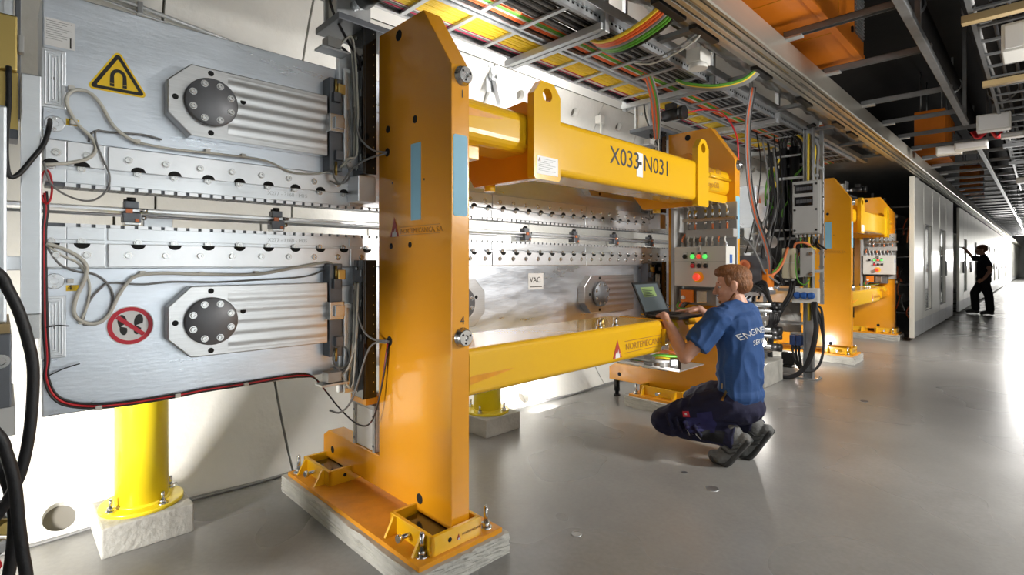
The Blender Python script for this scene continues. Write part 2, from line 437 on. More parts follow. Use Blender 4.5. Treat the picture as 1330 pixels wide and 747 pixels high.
def logo(parent, o, r, u, h, name='maker_logo'):
    """red triangle with a white flame in it"""
    o, r, u = Vector(o), Vector(r), Vector(u); n = r.cross(u)
    mb = MB(); sheet(mb, [o, o+r*h*.86, o+r*h*.43+u*h], n, .0012)
    t = part(name, mb, 'ink_red', parent)
    mb = MB(); pts = [(.22, 0), (.64, 0), (.66, .25), (.56, .18), (.52, .46), (.40, .2), (.33, .34), (.24, .2)]
    sheet(mb, [o+r*(h*a)+u*(h*b)+n*.0012 for a, b in pts], n, .0012); part('flame', mb, 'white', t)
    return t
for ci, cy in enumerate((1.255, 3.945)):
    cb = part('column', MB().prism(COLP, 'y', cy, cy+.09, .004), 'yellow_shaded', FR)
    f = cy
    part('blue_strip', MB().box(-1.902, -1.828, f-.002, f+.001, 1.384, 1.712, .001), 'label_blue', cb)
    part('blue_strip', MB().prism(rrect(cy+.008, cy+.080, 1.388, 1.711, .012), 'x', -1.621, -1.618), 'label_blue', cb)
    for (x, z, r) in ((-2.0, 2.213, .024), (-1.873, 1.815, .017), (-2.091, 1.812, .017), (-2.097, 1.708, .02), (-2.064, 1.277, .013), (-1.911, 1.28, .013),
                      (-2.077, .846, .022), (-1.839, .205, .022), (-2.65, .205, .018), (-2.051, 1.562, .005), (-1.805, 1.551, .005)):
        part('bolt_hole', MB().lathe((x, f+.004, z), (0, -1, 0), [(r, 0), (r, .005), (r*.86, .006), (r*.8, .0045), (.0004, .0045)], 16), 'hole_black', cb)
    for z, dg in ((1.947, '1'), (.904, '4')):
        pv = part('pivot', MB().lathe((-1.622, cy+.053, z), (1, 0, 0), [(.040, 0), (.040, .006), (.034, .010), (.034, .026), (.030, .030), (.012, .030), (.010, .022), (.0005, .022)], 24), 'bolt_steel', cb)
        for k in range(3):
            t = 2*math.pi*k/3+.4
            part('pin_hole', MB().cyl((-1.5925, cy+.053+.021*math.cos(t), z+.021*math.sin(t)), (-1.5905, cy+.053+.021*math.cos(t), z+.021*math.sin(t)), .0045, n=10), 'hole_black', pv)
        text('numeral', dg, 'ink', .045, (-1.6195, cy+.043, z-.085 if dg == '1' else z+.052), (0, 1, 0), (0, 0, 1), cb)
    lg = logo(cb, (-2.071, f-.0003, 1.319), (1, 0, 0), (0, 0, 1), .085)
    text('maker_name', 'NORTEMECANICA, S.A.', 'ink_brown', .030, (-1.985, f-.0003, 1.330), (1, 0, 0), (0, 0, 1), cb)
    for z in (1.358, 1.322): part('rule', MB().box(-1.985, -1.70, f-.001, f+.001, z, z+.002), 'ink_brown', cb)
    if ci == 0:   # shallow cover plate at the machine side of the column, cable grommet hooks
        part('cover_strip', MB().box(-2.185, -2.168, 1.262, 1.335, .55, 2.2, .002), 'plate_paint', cb)
    # adjusting shoes under the column: a box of flats with jacking screws
    for si, (x0, x1) in enumerate(((-1.875, -1.585), (-2.735, -2.44) if ci == 0 else (-2.37, -1.985))):
        y0, y1 = cy-.12, cy+.125; z0, z1 = .104, .178; t = .016
        sh = part('adjusting_shoe', MB().box(x0, x1, y0, y0+t, z0, z1, .002).box(x0, x1, y1-t, y1, z0, z1, .002).box(x0, x0+t, y0, y1, z0, z1, .002).box(x1-t, x1, y0, y1, z0, z1, .002), 'yellow_lit', FR)
        part('slide_pad', MB().box(x0+.03, x1-.03, y0+.03, y1-.03, z0-.002, .146, .003), 'black_gloss', sh)
        for gx in (x0+.035, x1-.06):
            part('gusset', MB().prism([(y0-.05, z0), (y0+.002, z0), (y0+.002, z1-.005), (y0-.012, z1-.005)], 'x', gx, gx+.012), 'yellow_lit', sh)
        xm = (x0+x1)/2
        for (p, q) in (((xm, y0-.045, .14), (xm, y0+.03, .14)), ((x1 if si else x0, cy+.05, .14), (x1+.05 if si else x0-.05, cy+.05, .14))):
            q_, p_ = Vector(p), Vector(q)
            sc = MB().cyl(p_, q_, .009, n=10)
            d = (q_-p_).normalized(); sc.hexnut(q_-d*.004, q_+d*.012, .016); part('jacking_screw', sc, 'bolt_steel', sh)
        part('pin_hole', MB().cyl((x1+.0002, y0+.085, .142), (x1+.0012, y0+.085, .142), .009, n=14), 'hole_black', sh)
        if si == 0 and ci == 0:
            logo(sh, (x1+.0006, y0+.118, .128), (0, 1, 0), (0, 0, 1), .022)
            text('maker_name', 'NORTEMECANICA', 'ink_brown', .013, (x1+.0005, y0+.145, .137), (0, 1, 0), (0, 0, 1), sh)
# --- upper crossbeam
UB = part('crossbeam', MB().prism(rrect(-1.86, -1.63, 1.625, 1.895, .03), 'y', 1.80, 3.37), 'yellow_lit', FR, label='upper crossbeam with black lettering')
text('serial_lettering', 'X033', 'ink', .135, (-1.6295, 2.335, 1.742), (0, 1, 0), (0, 0, 1), UB)
text('serial_lettering', 'N031', 'ink', .135, (-1.6295, 2.672, 1.742), (0, 1, 0), (0, 0, 1), UB)
part('paper_patch', MB().box(-1.631, -1.6285, 2.60, 2.664, 1.70, 1.838), 'white', UB)
part('dash', MB().box(-1.629, -1.6278, 2.615, 2.652, 1.770, 1.786), 'ink', UB)
for gi, (y0, y1, yl0, yl1) in enumerate(((1.742, 1.80, 1.722, 1.908), (3.37, 3.425, 3.33, 3.49))):
    part('end_gusset', MB().prism([(-2.16, 1.72), (-2.06, 1.592), (-1.655, 1.592), (-1.655, 1.93), (-1.70, 1.96), (-2.16, 1.93)], 'y', y0, y1, .004), 'yellow_shaded', UB)
    ym = (yl0+yl1)/2; hw = (yl1-yl0)/2
    lugp = [(yl0, 1.60), (yl0+.012, 1.588), (yl1-.012, 1.588), (yl1, 1.60), (yl1, 1.99), (yl1-.05, 2.045), (yl0+.05, 2.045), (yl0, 1.98)]
    lug = part('lifting_lug', plate_hole(lugp, 'x', -1.655, -1.615, (ym, 1.985), .032), 'yellow_lit', UB)
    if gi == 0:
        lb = part('data_label', MB().box(-1.6155, -1.6135, 1.742, 1.888, 1.612, 1.695), 'white', lug, label='white printed data label')
        logo(lb, (-1.6136, 1.750, 1.670), (0, 1, 0), (0, 0, 1), .018)
        for k in range(7): part('print_line', MB().box(-1.6137, -1.613, 1.79 if k < 2 else 1.752, 1.87-.02*(k % 3), 1.682-.009*k, 1.6835-.009*k), 'grey_cable', lb)
    part('nut_stub', MB().cyl((-1.96, y0+.02, 1.592), (-1.96, y0+.02, 1.562), .028, n=16), 'yellow_lit', UB)
for (y0, y1) in ((1.346, 1.744), (3.42, 3.944)):
    tb = part('spigot_tube', MB().prism(rrect(-1.93, -1.665, 1.712, 1.905, .055), 'y', y0, y1), 'yellow_lit', FR)
    part('seat_bracket', MB().box(-1.93, -1.735, y0, y0+.15, 1.655, 1.714, .003) if y0 < 2 else MB().box(-1.93, -1.68, y1-.33, y1, 1.652, 1.714, .003), 'yellow_lit', tb)
    if y0 < 2:
        part('relief_slot', MB().prism([(y0, 1.846), (y0+.03, 1.850), (y0+.235, 1.842), (y0+.21, 1.834), (y0, 1.812)], 'x', -1.6665, -1.6640), 'plate_paint', tb)
    else:
        part('tie_rod', MB().cyl((-1.655, y0+.14, 1.826), (-1.655, y1, 1.826), .011, n=12).cyl((-1.655, y0+.09, 1.826), (-1.655, y0+.15, 1.826), .02, n=12), 'yellow_lit', tb)
        text('weight_lettering', 'Gauss  E01', 'ink_brown', .055, (-1.6645, y0+.13, 1.856), (0, 1, 0), (0, 0, 1), tb)
        text('weight_lettering', 'Nogo E01', 'ink_brown', .055, (-1.6645, y0+.13, 1.752), (0, 1, 0), (0, 0, 1), tb)
# --- lower crossbeam
LB = part('crossbeam', MB().prism(rrect(-2.02, -1.62, .655, .852, .03), 'y', 1.346, 2.86), 'yellow_lit', FR, label='lower crossbeam with the maker\'s logo')
part('relief_slot', MB().prism([(1.348, .738), (1.38, .742), (1.60, .741), (1.575, .736), (1.348, .706)], 'x', -1.6215, -1.619), 'plate_paint', LB)
logo(LB, (-1.6195, 2.349, .683), (0, 1, 0), (0, 0, 1), .098)
text('maker_name', 'NORTEMECANICA, S.A.', 'ink_brown', .052, (-1.6195, 2.47, .716), (0, 1, 0), (0, 0, 1), LB)
for z in (.764, .700): part('rule', MB().box(-1.6205, -1.6185, 2.465, 2.845, z, z+.003), 'ink_brown', LB)
part('end_plate', MB().prism([(-2.02, .70), (-1.98, .655), (-1.66, .655), (-1.625, .70), (-1.625, .81), (-1.66, .845), (-2.02, .845)], 'y', 2.86, 2.90, .004), 'yellow_shaded', LB)
part('spigot_tube', MB().prism(rrect(-1.93, -1.70, .66, .835, .05), 'y', 2.88, 3.944), 'yellow_shaded', FR)
for (y0, y1, x1) in ((2.90, 2.99, -1.60), (3.16, 3.30, -1.64)):
    part('top_flap', MB().prism([(-1.95, .852), (x1, .852), (x1+.035, .80), (x1+.025, .795), (x1-.008, .842), (-1.95, .842)], 'y', y0, y1, .002), 'yellow_lit', LB)
part('drip_tab', MB().prism([(2.862, .80), (2.885, .80), (2.872, .70), (2.864, .70)], 'x', -1.62, -1.60), 'yellow_lit', LB)
for k, (x, y) in enumerate(((-1.665, 2.29), (-1.70, 2.36), (-1.665, 2.44))):
    part('locating_stud', MB().cyl((x, y, .85), (x, y, .895), .011, n=14).cyl((x, y, .85), (x, y, .860), .017, n=14), 'bolt_steel' if k != 1 else 'brass', LB)
# white cable shelf under the far end of the lower beam
sh = thing('cable_shelf', 'white sheet shelf with cable ends under the end of the lower beam', 'shelf', (-2.1, 3.75, .31))
part('tray', MB().box(-2.42, -1.86, 3.54, 4.03, .40, .406), 'grey_box', sh); part('tray_lip', MB().box(-2.42, -1.86, 3.54, 3.545, .406, .42), 'white', sh)
for x in (-2.40, -2.22): part('bracket', MB().box(x, x+.03, 3.95, 4.03, .298, .40), 'off_white', sh)
for k, (m_, z, dx) in enumerate((('cable_green', .50, 0), ('cable_yellow', .475, .03), ('copper_orange', .52, .06), ('grey_cable', .46, -.05))):
    part('cable', MB().tube([(-2.35, 3.65, .42), (-2.2+dx, 3.6, .44), (-2.05, 3.56+dx, z), (-1.88+dx, 3.6, z+.01), (-1.80, 3.72, z+.09), (-1.84, 3.90, z+.24)], .011, 8), m_, sh)
part('connector', MB().box(-2.16, -2.08, 3.54, 3.60, .409, .49, .004), 'grey_cable', sh); part('connector', MB().box(-2.02, -1.98, 3.54, 3.6, .409, .465, .004), 'grey_cable', sh)
wl2 = thing('work_lamp', 'small bright LED lamp on the white shelf under the lower beam', 'lamp', (-1.90, 3.57, .409))
part('housing', MB().box(-1.945, -1.875, 3.552, 3.60, .409, .49, .006), 'black', wl2); part('lens', MB().box(-1.925, -1.895, 3.546, 3.552, .445, .475, .002), 'lamp_on', wl2)
point('work_lamp_light', (-1.91, 3.50, .46), 2)
# --- concrete blocks with orange plates and anchor bolts
def block(cy, label, labp, g1, g2, xb=-2.80):
    bm = bmesh.new(); bmesh.ops.create_cube(bm, size=1)
    x0, x1, y0, y1, z1 = xb, -1.545, cy-.21, cy+.245, .086
    for v in bm.verts: v.co = Vector(((x0+x1)/2+v.co.x*(x1-x0), (y0+y1)/2+v.co.y*(y1-y0), z1/2+v.co.z*z1))
    bmesh.ops.subdivide_edges(bm, edges=list(bm.edges), cuts=14, use_grid_fill=True)
    rnd = random.Random(int(cy*100))
    for v in bm.verts:
        if v.co.z > .004:
            e = abs(v.co.z-z1) < 1e-4
            v.co += Vector((rnd.uniform(-1, 1), rnd.uniform(-1, 1), rnd.uniform(-1, .2)))*(.0035 if e else .004)
    b = single('plinth_block', MB().bm(bm), 'block_concrete', label, 'concrete block', g1, at=((x0+x1)/2, (y0+y1)/2, 0))
    t = thing('base_plate', labp, 'base plate', ((x0+x1)/2, (y0+y1)/2, z1), g2)
    part('plate', MB().box(x0+.03, x1-.022, y0+.022, y1-.022, z1-.004, .104, .002), 'plate_paint', t)
    for x, y in ((x1-.07, y1-.07), (x1-.08, y0+.075), (x0+.075, y0+.06), (x0+.075, y1-.06)):
        part('anchor_bolt', MB().cyl((x, y, .100), (x, y, .108), .026, n=20).hexnut((x, y, .108), (x, y, .126), .018).cyl((x, y, .126), (x, y, .188), .0095, n=12).cyl((x, y, .188), (x, y, .195), .0095, .005, n=12), 'bolt_steel', t)
    return b, t
BLK = [block(1.255, 'rough concrete plinth block under the near yellow column', 'orange painted base plate with anchor bolts under the near column', 'plinth blocks', 'base plates'),
       block(3.945, 'concrete plinth block behind the crouching worker', 'orange base plate with anchor bolts behind the crouching worker', 'plinth blocks', 'base plates', -2.46)]
# black levelling leg standing beside the far foot
lg = thing('levelling_leg', 'black levelling leg under the wall end of the far yellow foot', 'support leg', (-2.70, 3.98, 0))
part('rod', MB().cyl((-2.70, 3.98, .012), (-2.70, 3.98, .15), .018, n=14).cyl((-2.70, 3.98, .045), (-2.70, 3.98, .15), .026, n=14), 'black', lg)
part('foot_pad', MB().cyl((-2.70, 3.98, 0), (-2.70, 3.98, .014), .03, n=18), 'black', lg)

# ------------------------------------------------------------------ magnet girders
BEAM = 1.398
def bolt_mesh(r, h=.008):
    return MB().lathe((0, 0, 0), (1, 0, 0), [(r*1.35, 0), (r*1.35, .0015), (r, .0015), (r, h), (r*.88, h+.001), (r*.5, h+.001), (r*.45, h-.004), (.0004, h-.004)], 14)
def girder(sg, label):
    """sg=+1: upper girder, -1: lower"""
    Z = lambda d: BEAM + sg*d
    G = thing('magnet_girder', label, 'magnet girder', (-2.45, 2.65, Z(.7) if sg < 0 else Z(.066)))
    part('girder_beam', MB().box(-2.60, -2.302, .09, 5.20, Z(.215), Z(.706), .004), 'girder_plate', G)
    part('magnet_carrier', MB().box(-2.44, -2.306, .095, 5.20, Z(.074), Z(.215)), 'aluminium', G)
    part('pole_backing', MB().box(-2.41, -2.318, .10, 5.20, Z(.062), Z(.075)), 'dark_steel', G)
    # poles: 40 mm pitch
    p0 = part('magnet_pole', MB().box(-.10, .0, 0, .029, 0, .016), 'keeper', G, at=(0, 0, 0))
    for k in range(124):
        q = (-2.308, .148+.0407*k, Z(.062)-(.0 if sg > 0 else .016))
        if k == 0: p0.location = Vector(q)-G.location
        else: share(p0, q, G)
    b0 = None; s0 = None; d0 = None
    ks = [(.098, .150), (.152, .254)] + [(.262+.91*k, .262+.91*(k+1)-.006) for k in range(5)] + [(4.812, 5.03), (5.036, 5.195)]
    for (a, b) in ks:
        kp = part('magnet_keeper', MB().box(-2.306, -2.288, a, b, Z(.130), Z(.212), .002), 'keeper', G)
        part('magnet_band', MB().box(-2.306, -2.298, a, b, Z(.075), Z(.118), .001), 'aluminium', kp)
        n = max(1, int(round((b-a)/.114)))
        for i in range(n):
            y = a+(b-a)*(i+.5)/n if n > 1 else (a+b)/2
            if b0 is None: b0 = part('bolt', bolt_mesh(.0105), 'bolt_steel', kp, at=(0, 0, 0)); b0.location = Vector((-2.288, y, Z(.170)))-wloc(kp)
            else: share(b0, (-2.288, y, Z(.170)), kp)
            yy = y+(.03 if n > 1 else -.012)
            if s0 is None:
                s0 = part('slot_screw', MB().prism([(.022*math.cos(t*math.pi/10), sg*.018*math.sin(t*math.pi/10)) for t in range(11)], 'x', 0, .0015), 'hole_black', kp, at=(0, 0, 0)); s0.location = Vector((-2.2885, yy, Z(.1305)))-wloc(kp)
                s1 = part('slot_bolt', bolt_mesh(.009, .006), 'bolt_steel', kp, at=(0, 0, 0)); s1.location = Vector((-2.297, yy, Z(.124)))-wloc(kp)
            else:
                share(s0, (-2.2885, yy, Z(.1305)), kp); share(s1, (-2.297, yy, Z(.124)), kp)
    # yoke clamps with dark bolted discs
    zc = BEAM+sg*.420
    for (a, b, yd) in ((.43, 1.04, .572), (1.42, 1.98, 1.80), (2.915, 3.54, 3.09), (3.95+.2, 4.75, 4.55)):
        ch = .075
        pts = [(a, zc-.135+ch), (a+ch, zc-.135), (b, zc-.135), (b, zc+.135), (a+ch, zc+.135), (a, zc+.135-ch)]
        if a in (1.42, 4.15): pts = [(a, zc-.135), (b-ch, zc-.135), (b, zc-.135+ch), (b, zc+.135-ch), (b-ch, zc+.135), (a, zc+.135)]
        cl = part('yoke_clamp', MB().prism(pts, 'x', -2.302, -2.245, .004), 'machined', G)
        ya, yb = (yd+.06, b-.003) if a not in (1.42, 4.15) else (a+.003, yd-.06)
        nz = 72; vs = []; fs = []
        for i in range(nz+1):
            zz = zc-.131+.262*i/nz; xx = -2.2448+.0020*(math.cos(2*math.pi*i/nz*6)*.5+.5)*(1 if 3 < i < nz-3 else 0)
            vs += [(xx, ya, zz), (xx, yb, zz)]
        for i in range(nz): fs.append((2*i, 2*i+1, 2*i+3, 2*i+2))
        rl = MB().add(vs, fs, True)
        rl.add([(-2.247, ya, zc-.131), (-2.247, yb, zc-.131), (-2.247, yb, zc+.131), (-2.247, ya, zc+.131)], [(0, 1, 2, 3)])
        part('machined_ridge', rl, 'machined', cl)
        dc = part('cover_disc', MB().lathe((-2.246, yd, zc), (1, 0, 0), [(.091, 0), (.091, .020), (.087, .024), (.0005, .0242)], 40), 'disc_grey', cl)
        for k in range(8):
            t = 2*math.pi*(k+.5)/8
            
            q = (-2.223, yd+.070*math.cos(t), zc+.070*math.sin(t))
            if d0 is None: d0 = part('cap_screw', bolt_mesh(.0095, .007), 'steel', dc, at=(0, 0, 0)); d0.location = Vector(q)-wloc(dc)
            else: share(d0, q, dc)
        for dy, dz in ((-.118, 0), (.115, .03), (0, .115), (0, -.115)):
            part('pin_hole', MB().cyl((-2.246, yd+dy, zc+dz), (-2.2435, yd+dy, zc+dz), .0105, n=14), 'hole_black', cl)
    return G, Z
GU, ZU = girder(1, 'near upper aluminium magnet girder carrying the yellow magnet warning triangle')
GL, ZL = girder(-1, 'near lower aluminium magnet girder carrying the round no-stepping sign')
FX = -2.3015
def arrow_tri(c, s, r, n=5):
    cy, cz = c; A = [(cy, cz+s*.577), (cy-s/2, cz-s*.2887), (cy+s/2, cz-s*.2887)]; out = []
    for i in range(3):
        c0 = Vector(A[i]); d = (Vector((cy, cz))-c0).normalized(); cc = c0+d*(2*r); a0 = math.atan2(-d.y, -d.x)
        for k in range(n): t = a0-math.pi/3+2*math.pi/3*k/(n-1); out.append((cc.x+r*math.cos(t), cc.y+r*math.sin(t)))
    return out
# warning triangle
sg_ = part('warning_sign', MB().prism(arrow_tri((.291, 1.857), .180, .012), 'x', FX, FX+.0015), 'sign_yellow', GU, label='yellow triangle with a black horseshoe magnet')
def ring_poly(outer, inner, x, th, mb):
    k = len(outer); vs = [(x, *p) for p in outer]+[(x, *p) for p in inner]+[(x+th, *p) for p in outer]+[(x+th, *p) for p in inner]
    fs = []
    for i in range(k):
        j = (i+1) % k; fs += [(2*k+i, 2*k+j, 3*k+j, 3*k+i), (i, j, 2*k+j, 2*k+i), (k+i, 3*k+i, 3*k+j, k+j)]
    return mb.add(vs, fs)
part('sign_border', ring_poly(arrow_tri((.291, 1.857), .160, .008), arrow_tri((.291, 1.857), .122, .003), FX+.0012, .001, MB()), 'ink', sg_)
hs = [(.0235*math.cos(math.pi*k/12), .028*math.sin(math.pi*k/12)) for k in range(13)]; hi = [(.0125*math.cos(math.pi*k/12), .016*math.sin(math.pi*k/12)) for k in range(13)]
cy_, cz_ = .292, 1.862
part('magnet_symbol', MB().prism([(cy_+.0245, cz_-.025)]+[(cy_+a, cz_+b) for a, b in hs]+[(cy_-.0245, cz_-.025), (cy_-.012, cz_-.025)]+[(cy_+a, cz_+b) for a, b in reversed(hi)]+[(cy_+.012, cz_-.025)], 'x', FX+.001, FX+.0025), 'ink', sg_)
for d in (-.0182, .0182): part('magnet_tip', MB().box(FX+.001, FX+.0026, cy_+d-.0062, cy_+d+.0062, cz_-.036, cz_-.0262), 'ink', sg_)
# no-stepping sign
ns = part('prohibition_sign', MB().lathe((FX, .327, .975), (1, 0, 0), [(.070, 0), (.070, .0014), (.0004, .0014)], 40), 'white', GL, label='round red no-stepping sign with two black shoe soles')
def circ(c, r, n=40): return [(c[0]+r*math.cos(2*math.pi*k/n), c[1]+r*math.sin(2*math.pi*k/n)) for k in range(n)]
part('sign_ring', ring_poly(circ((.327, .975), .067), circ((.327, .975), .0535), FX+.0012, .0016, MB()), 'red_sign', ns)
for s in (-1, 1):
    c0 = (.327+s*.0225, .978); a = s*.12
    def rot(p): return (c0[0]+p[0]*math.cos(a)+p[1]*math.sin(a), c0[1]-p[0]*math.sin(a)+p[1]*math.cos(a))
    part('shoe_sole_symbol', MB().prism([rot((.0135*math.cos(t), .012+.026*math.sin(t))) for t in [math.pi*k/10-.2 for k in range(14)]], 'x', FX+.001, FX+.0022), 'ink', ns)
    part('shoe_sole_symbol', MB().prism([rot((.011*math.cos(t), -.016-.020*math.sin(t))) for t in [math.pi*k/10-.2 for k in range(14)]], 'x', FX+.001, FX+.0022), 'ink', ns)
d = .052
part('sign_bar', MB().prism([(.327-d*.74-.006, .975+d*.68-.006+.0), (.327-d*.74+.004, .975+d*.68+.004), (.327+d*.74+.006, .975-d*.68+.006), (.327+d*.74-.004, .975-d*.68-.004)], 'x', FX+.0022, FX+.0034), 'red_sign', ns)
# paper tag, embossed plates, round caps, number tags
pp = part('paper_label', MB().box(FX, FX+.001, .096, .173, 1.922, 2.014), 'white', GU)
for k in range(9): part('print_line', MB().box(FX+.001, FX+.0014, .100, .165-.012*(k % 3), 2.005-.0075*k, 2.0065-.0075*k), 'grey_cable', pp)
part('print_line', MB().box(FX+.001, FX+.0014, .160, .164, 1.926, 1.96), 'ink', pp)
for G, z0, z1 in ((GU, 1.716, 1.912), (GL, .884, 1.092)):
    e = part('embossed_plate', MB().box(FX-.002, FX+.004, .088, .150, z0, z1, .003), 'aluminium', G)
    for k in range(3):
        i = .008+.009*k
        ring_m = MB().box(FX+.003, FX+.0075, .088+i, .092+i, z0+i, z1-i, .0015).box(FX+.003, FX+.0075, .146-i, .150-i, z0+i, z1-i, .0015).box(FX+.003, FX+.0075, .088+i, .150-i, z0+i, z0+i+.004, .0015).box(FX+.003, FX+.0075, .088+i, .150-i, z1-i-.004, z1-i, .0015)
        part('raised_rib', ring_m, 'aluminium', e)
    part('pin_hole', MB().cyl((FX+.004, .118, (z0+z1)/2), (FX+.006, .118, (z0+z1)/2), .005, n=12), 'hole_black', e)
    zc = 1.665 if G is GU else 1.140
    cp = part('round_cap', MB().lathe((FX-.002, .121, zc), (1, 0, 0), [(.026, 0), (.026, .004), (.024, .005), (.011, .005), (.010, .003), (.0004, .003)], 24), 'aluminium', G)
    for dz in (-.018, .018): c = share(bpy.data.objects['bolt'], (FX+.003, .121, zc+dz), cp, 'bolt'); c.scale = (.4, .4, .4)
    tg = part('number_tag', MB().box(FX, FX+.001, .150, .184, zc+.002 if G is GU else zc-.034, zc+.024 if G is GU else zc-.014), 'sign_yellow', G)
    text('numeral', '1 1' if G is GU else '4', 'ink', .024, (FX+.001, .154, zc+.008 if G is GU else zc-.030), (0, 1, 0), (0, 0, 1), tg)
vl = part('printed_label', MB().box(FX, FX+.001, 2.40, 2.545, 1.03, 1.135), 'white', GL)
text('lettering', 'VAC', 'ink', .052, (FX+.001, 2.413, 1.075), (0, 1, 0), (0, 0, 1), vl); part('print_line', MB().box(FX+.001, FX+.0013, 2.415, 2.53, 1.045, 1.050), 'ink', vl)
text('stamped_lettering', 'X277 - 3168 - M15', 'galv', .022, (-2.2975, .80, 1.492), (0, 1, 0), (0, 0, 1), GU)
text('stamped_lettering', 'X277 - 3168 - M05', 'galv', .022, (-2.2975, .80, 1.292), (0, 1, 0), (0, 0, 1), GL)
# cables clipped to the girders
def cab(G, pts, r, m_, x=-2.283, name='cable'): return part(name, MB().tube([(x, a, b) for a, b in pts], r, 8, 5), m_, G)
cab(GU, [(.094,1.522),(.149,1.534),(.202,1.556),(.226,1.589),(.217,1.628),(.179,1.67),(.153,1.723),(.153,1.761),(.173,1.785),(.209,1.784),(.24,1.751),(.272,1.687),(.313,1.649),(.351,1.634)], .0058, 'beige_cable', -2.279)
cab(GU, [(.351,1.634),(.45,1.628),(.6,1.632),(.78,1.631),(.887,1.596),(.989,1.6),(1.084,1.627),(1.12,1.66)], .0045, 'beige_cable', -2.279)
cab(GU, [(.209,1.616),(.213,1.642),(.232,1.66),(.268,1.661),(.364,1.668),(.42,1.66)], .0035, 'grey_cable', -2.290)
cab(GU, [(.092,1.531),(.113,1.458),(.164,1.42),(.217,1.415),(.256,1.454),(.264,1.505),(.248,1.553),(.229,1.61),(.225,1.649),(.236,1.661)], .0032, 'grey_cable', -2.274)
cab(GL, [(.1,1.265),(.144,1.247),(.186,1.217),(.203,1.182),(.194,1.136),(.175,1.086),(.169,1.036),(.186,1.005),(.226,.992),(.262,1.02),(.292,1.092),(.326,1.144),(.361,1.159),(.435,1.163),(.553,1.157),(.746,1.154),(.898,1.179),(1.008,1.199),(1.07,1.199),(1.10,1.15)], .0062, 'beige_cable', -2.279)
cab(GL, [(.103,1.251),(.133,1.197),(.178,1.172),(.226,1.161),(.262,1.124),(.275,1.071),(.25,1.0),(.218,.992),(.194,.994),(.202,1.044),(.218,1.084),(.242,1.114),(.268,1.131),(.361,1.123),(.454,1.13),(.6,1.125),(.75,1.13),(.95,1.14),(1.05,1.17)], .0038, 'grey_cable', -2.289)
cab(GL, [(.102,1.259),(.14,1.225),(.185,1.195),(.21,1.13),(.205,1.06),(.19,1.01)], .004, 'beige_cable', -2.286)
for dz, m_ in ((0, 'red'), (.006, 'black'), (-.006, 'black')):
    part('cable', MB().tube([(-2.29, a+dz*.7, b+dz) for a, b in [(.096,1.431),(.1,1.373),(.095,1.304),(.096,1.139),(.098,.992),(.103,.884),(.1,.826),(.118,.764),(.156,.727),(.234,.704),(.336,.698),(.474,.7),(.565,.705),(.712,.705),(.873,.708),(.954,.702)]] + [(-2.31, 1.01, .677), (-2.31, 1.068, .60), (-2.29, 1.12, .522), (-2.22, 1.17, .455), (-2.15, 1.20, .47), (-2.11, 1.225, .60), (-2.08+dz, 1.25, .835)], .0038, 7, 5), m_, GL)
for G, cl in ((GU, [(.163,1.79),(.345,1.639),(.168,1.675),(.57,1.64),(.70,1.64)]), (GL, [(.19,1.0),(.36,1.165),(.55,1.16),(.75,1.16),(.235,.70),(.47,.70),(.71,.703),(.16,1.14)])):
    for a, b in cl: part('cable_clip', MB().box(-2.303, -2.276, a-.009, a+.009, b-.007, b+.007, .002), 'off_white', G)
for a, b, c, d_ in ((.10, .99, .155, .99), (.105, .83, .185, .86)): part('cable_tie', MB().tube([(-2.286, a, b), (-2.281, (a+c)/2, (b+d_)/2+.004), (-2.28, c, d_)], .002, 6, 4), 'black', GL)
# coil of red wire at the girder end
part('wire_coil', MB().tube([(-2.28+.006*math.sin(t*3), .10+.014*math.sin(t), 1.45+.055*math.cos(t)) for t in [k*.5 for k in range(64)]], .003, 6, 2), 'red', GU)
# ------------------------------------------------------------------ vacuum chamber in the gap, its clamps and its yellow posts
vc = thing('vacuum_chamber', 'thin flat aluminium beam pipe running through the gap between the girders', 'beam pipe', (-2.45, 2.65, 1.39))
part('chamber_profile', MB().prism([(-2.52, 1.388), (-2.40, 1.388), (-2.385, 1.394), (-2.385, 1.402), (-2.40, 1.408), (-2.52, 1.408)], 'y', -.35, 6.4), 'keeper', vc)
part('water_tube', MB().cyl((-2.392, -.35, 1.378), (-2.392, 6.4, 1.378), .006, n=8), 'keeper', vc)
CL = None
pos = ('near the magnet sign', 'left of the near yellow column', None, None, 'first right of the near column', 'second right of the near column', 'third right of the near column', 'nearest the control box', None)
for k, y in enumerate((.342, .869, 2.467, 2.976, 3.483, 4.019, 4.55)):
    c = thing('chamber_clamp', '%s beam pipe clamp in the gap, counted from the left' % ('first', 'second', 'third', 'fourth', 'fifth', 'sixth', 'seventh')[k], 'clamp', (-2.40, y, 1.36), 'beam pipe clamps')
    part('body', MB().box(-2.42, -2.365, y-.028, y+.028, 1.352, 1.388, .003).box(-2.42, -2.375, y-.022, y+.022, 1.405, 1.432, .003), 'dark_steel', c)
    part('side_bolt', MB().cyl((-2.385, y+.026, 1.40), (-2.385, y+.05, 1.40), .008, n=10).cyl((-2.385, y+.026, 1.372), (-2.385, y+.045, 1.372), .008, n=10), 'bolt_steel', c)
    part('knob', MB().cyl((-2.39, y, 1.432), (-2.39, y, 1.446), .014, n=12).cyl((-2.39, y-.016, 1.428), (-2.39, y-.016, 1.438), .008, n=8), 'black', c)
    part('spacer', MB().box(-2.366, -2.358, y-.02, y+.0, 1.386, 1.402), 'copper_orange', c); part('spacer', MB().box(-2.366, -2.36, y+.008, y+.02, 1.354, 1.366), 'copper_orange', c)
    part('foot_plate', MB().box(-2.425, -2.362, y-.024, y+.024, 1.342, 1.352, .002), 'steel', c)
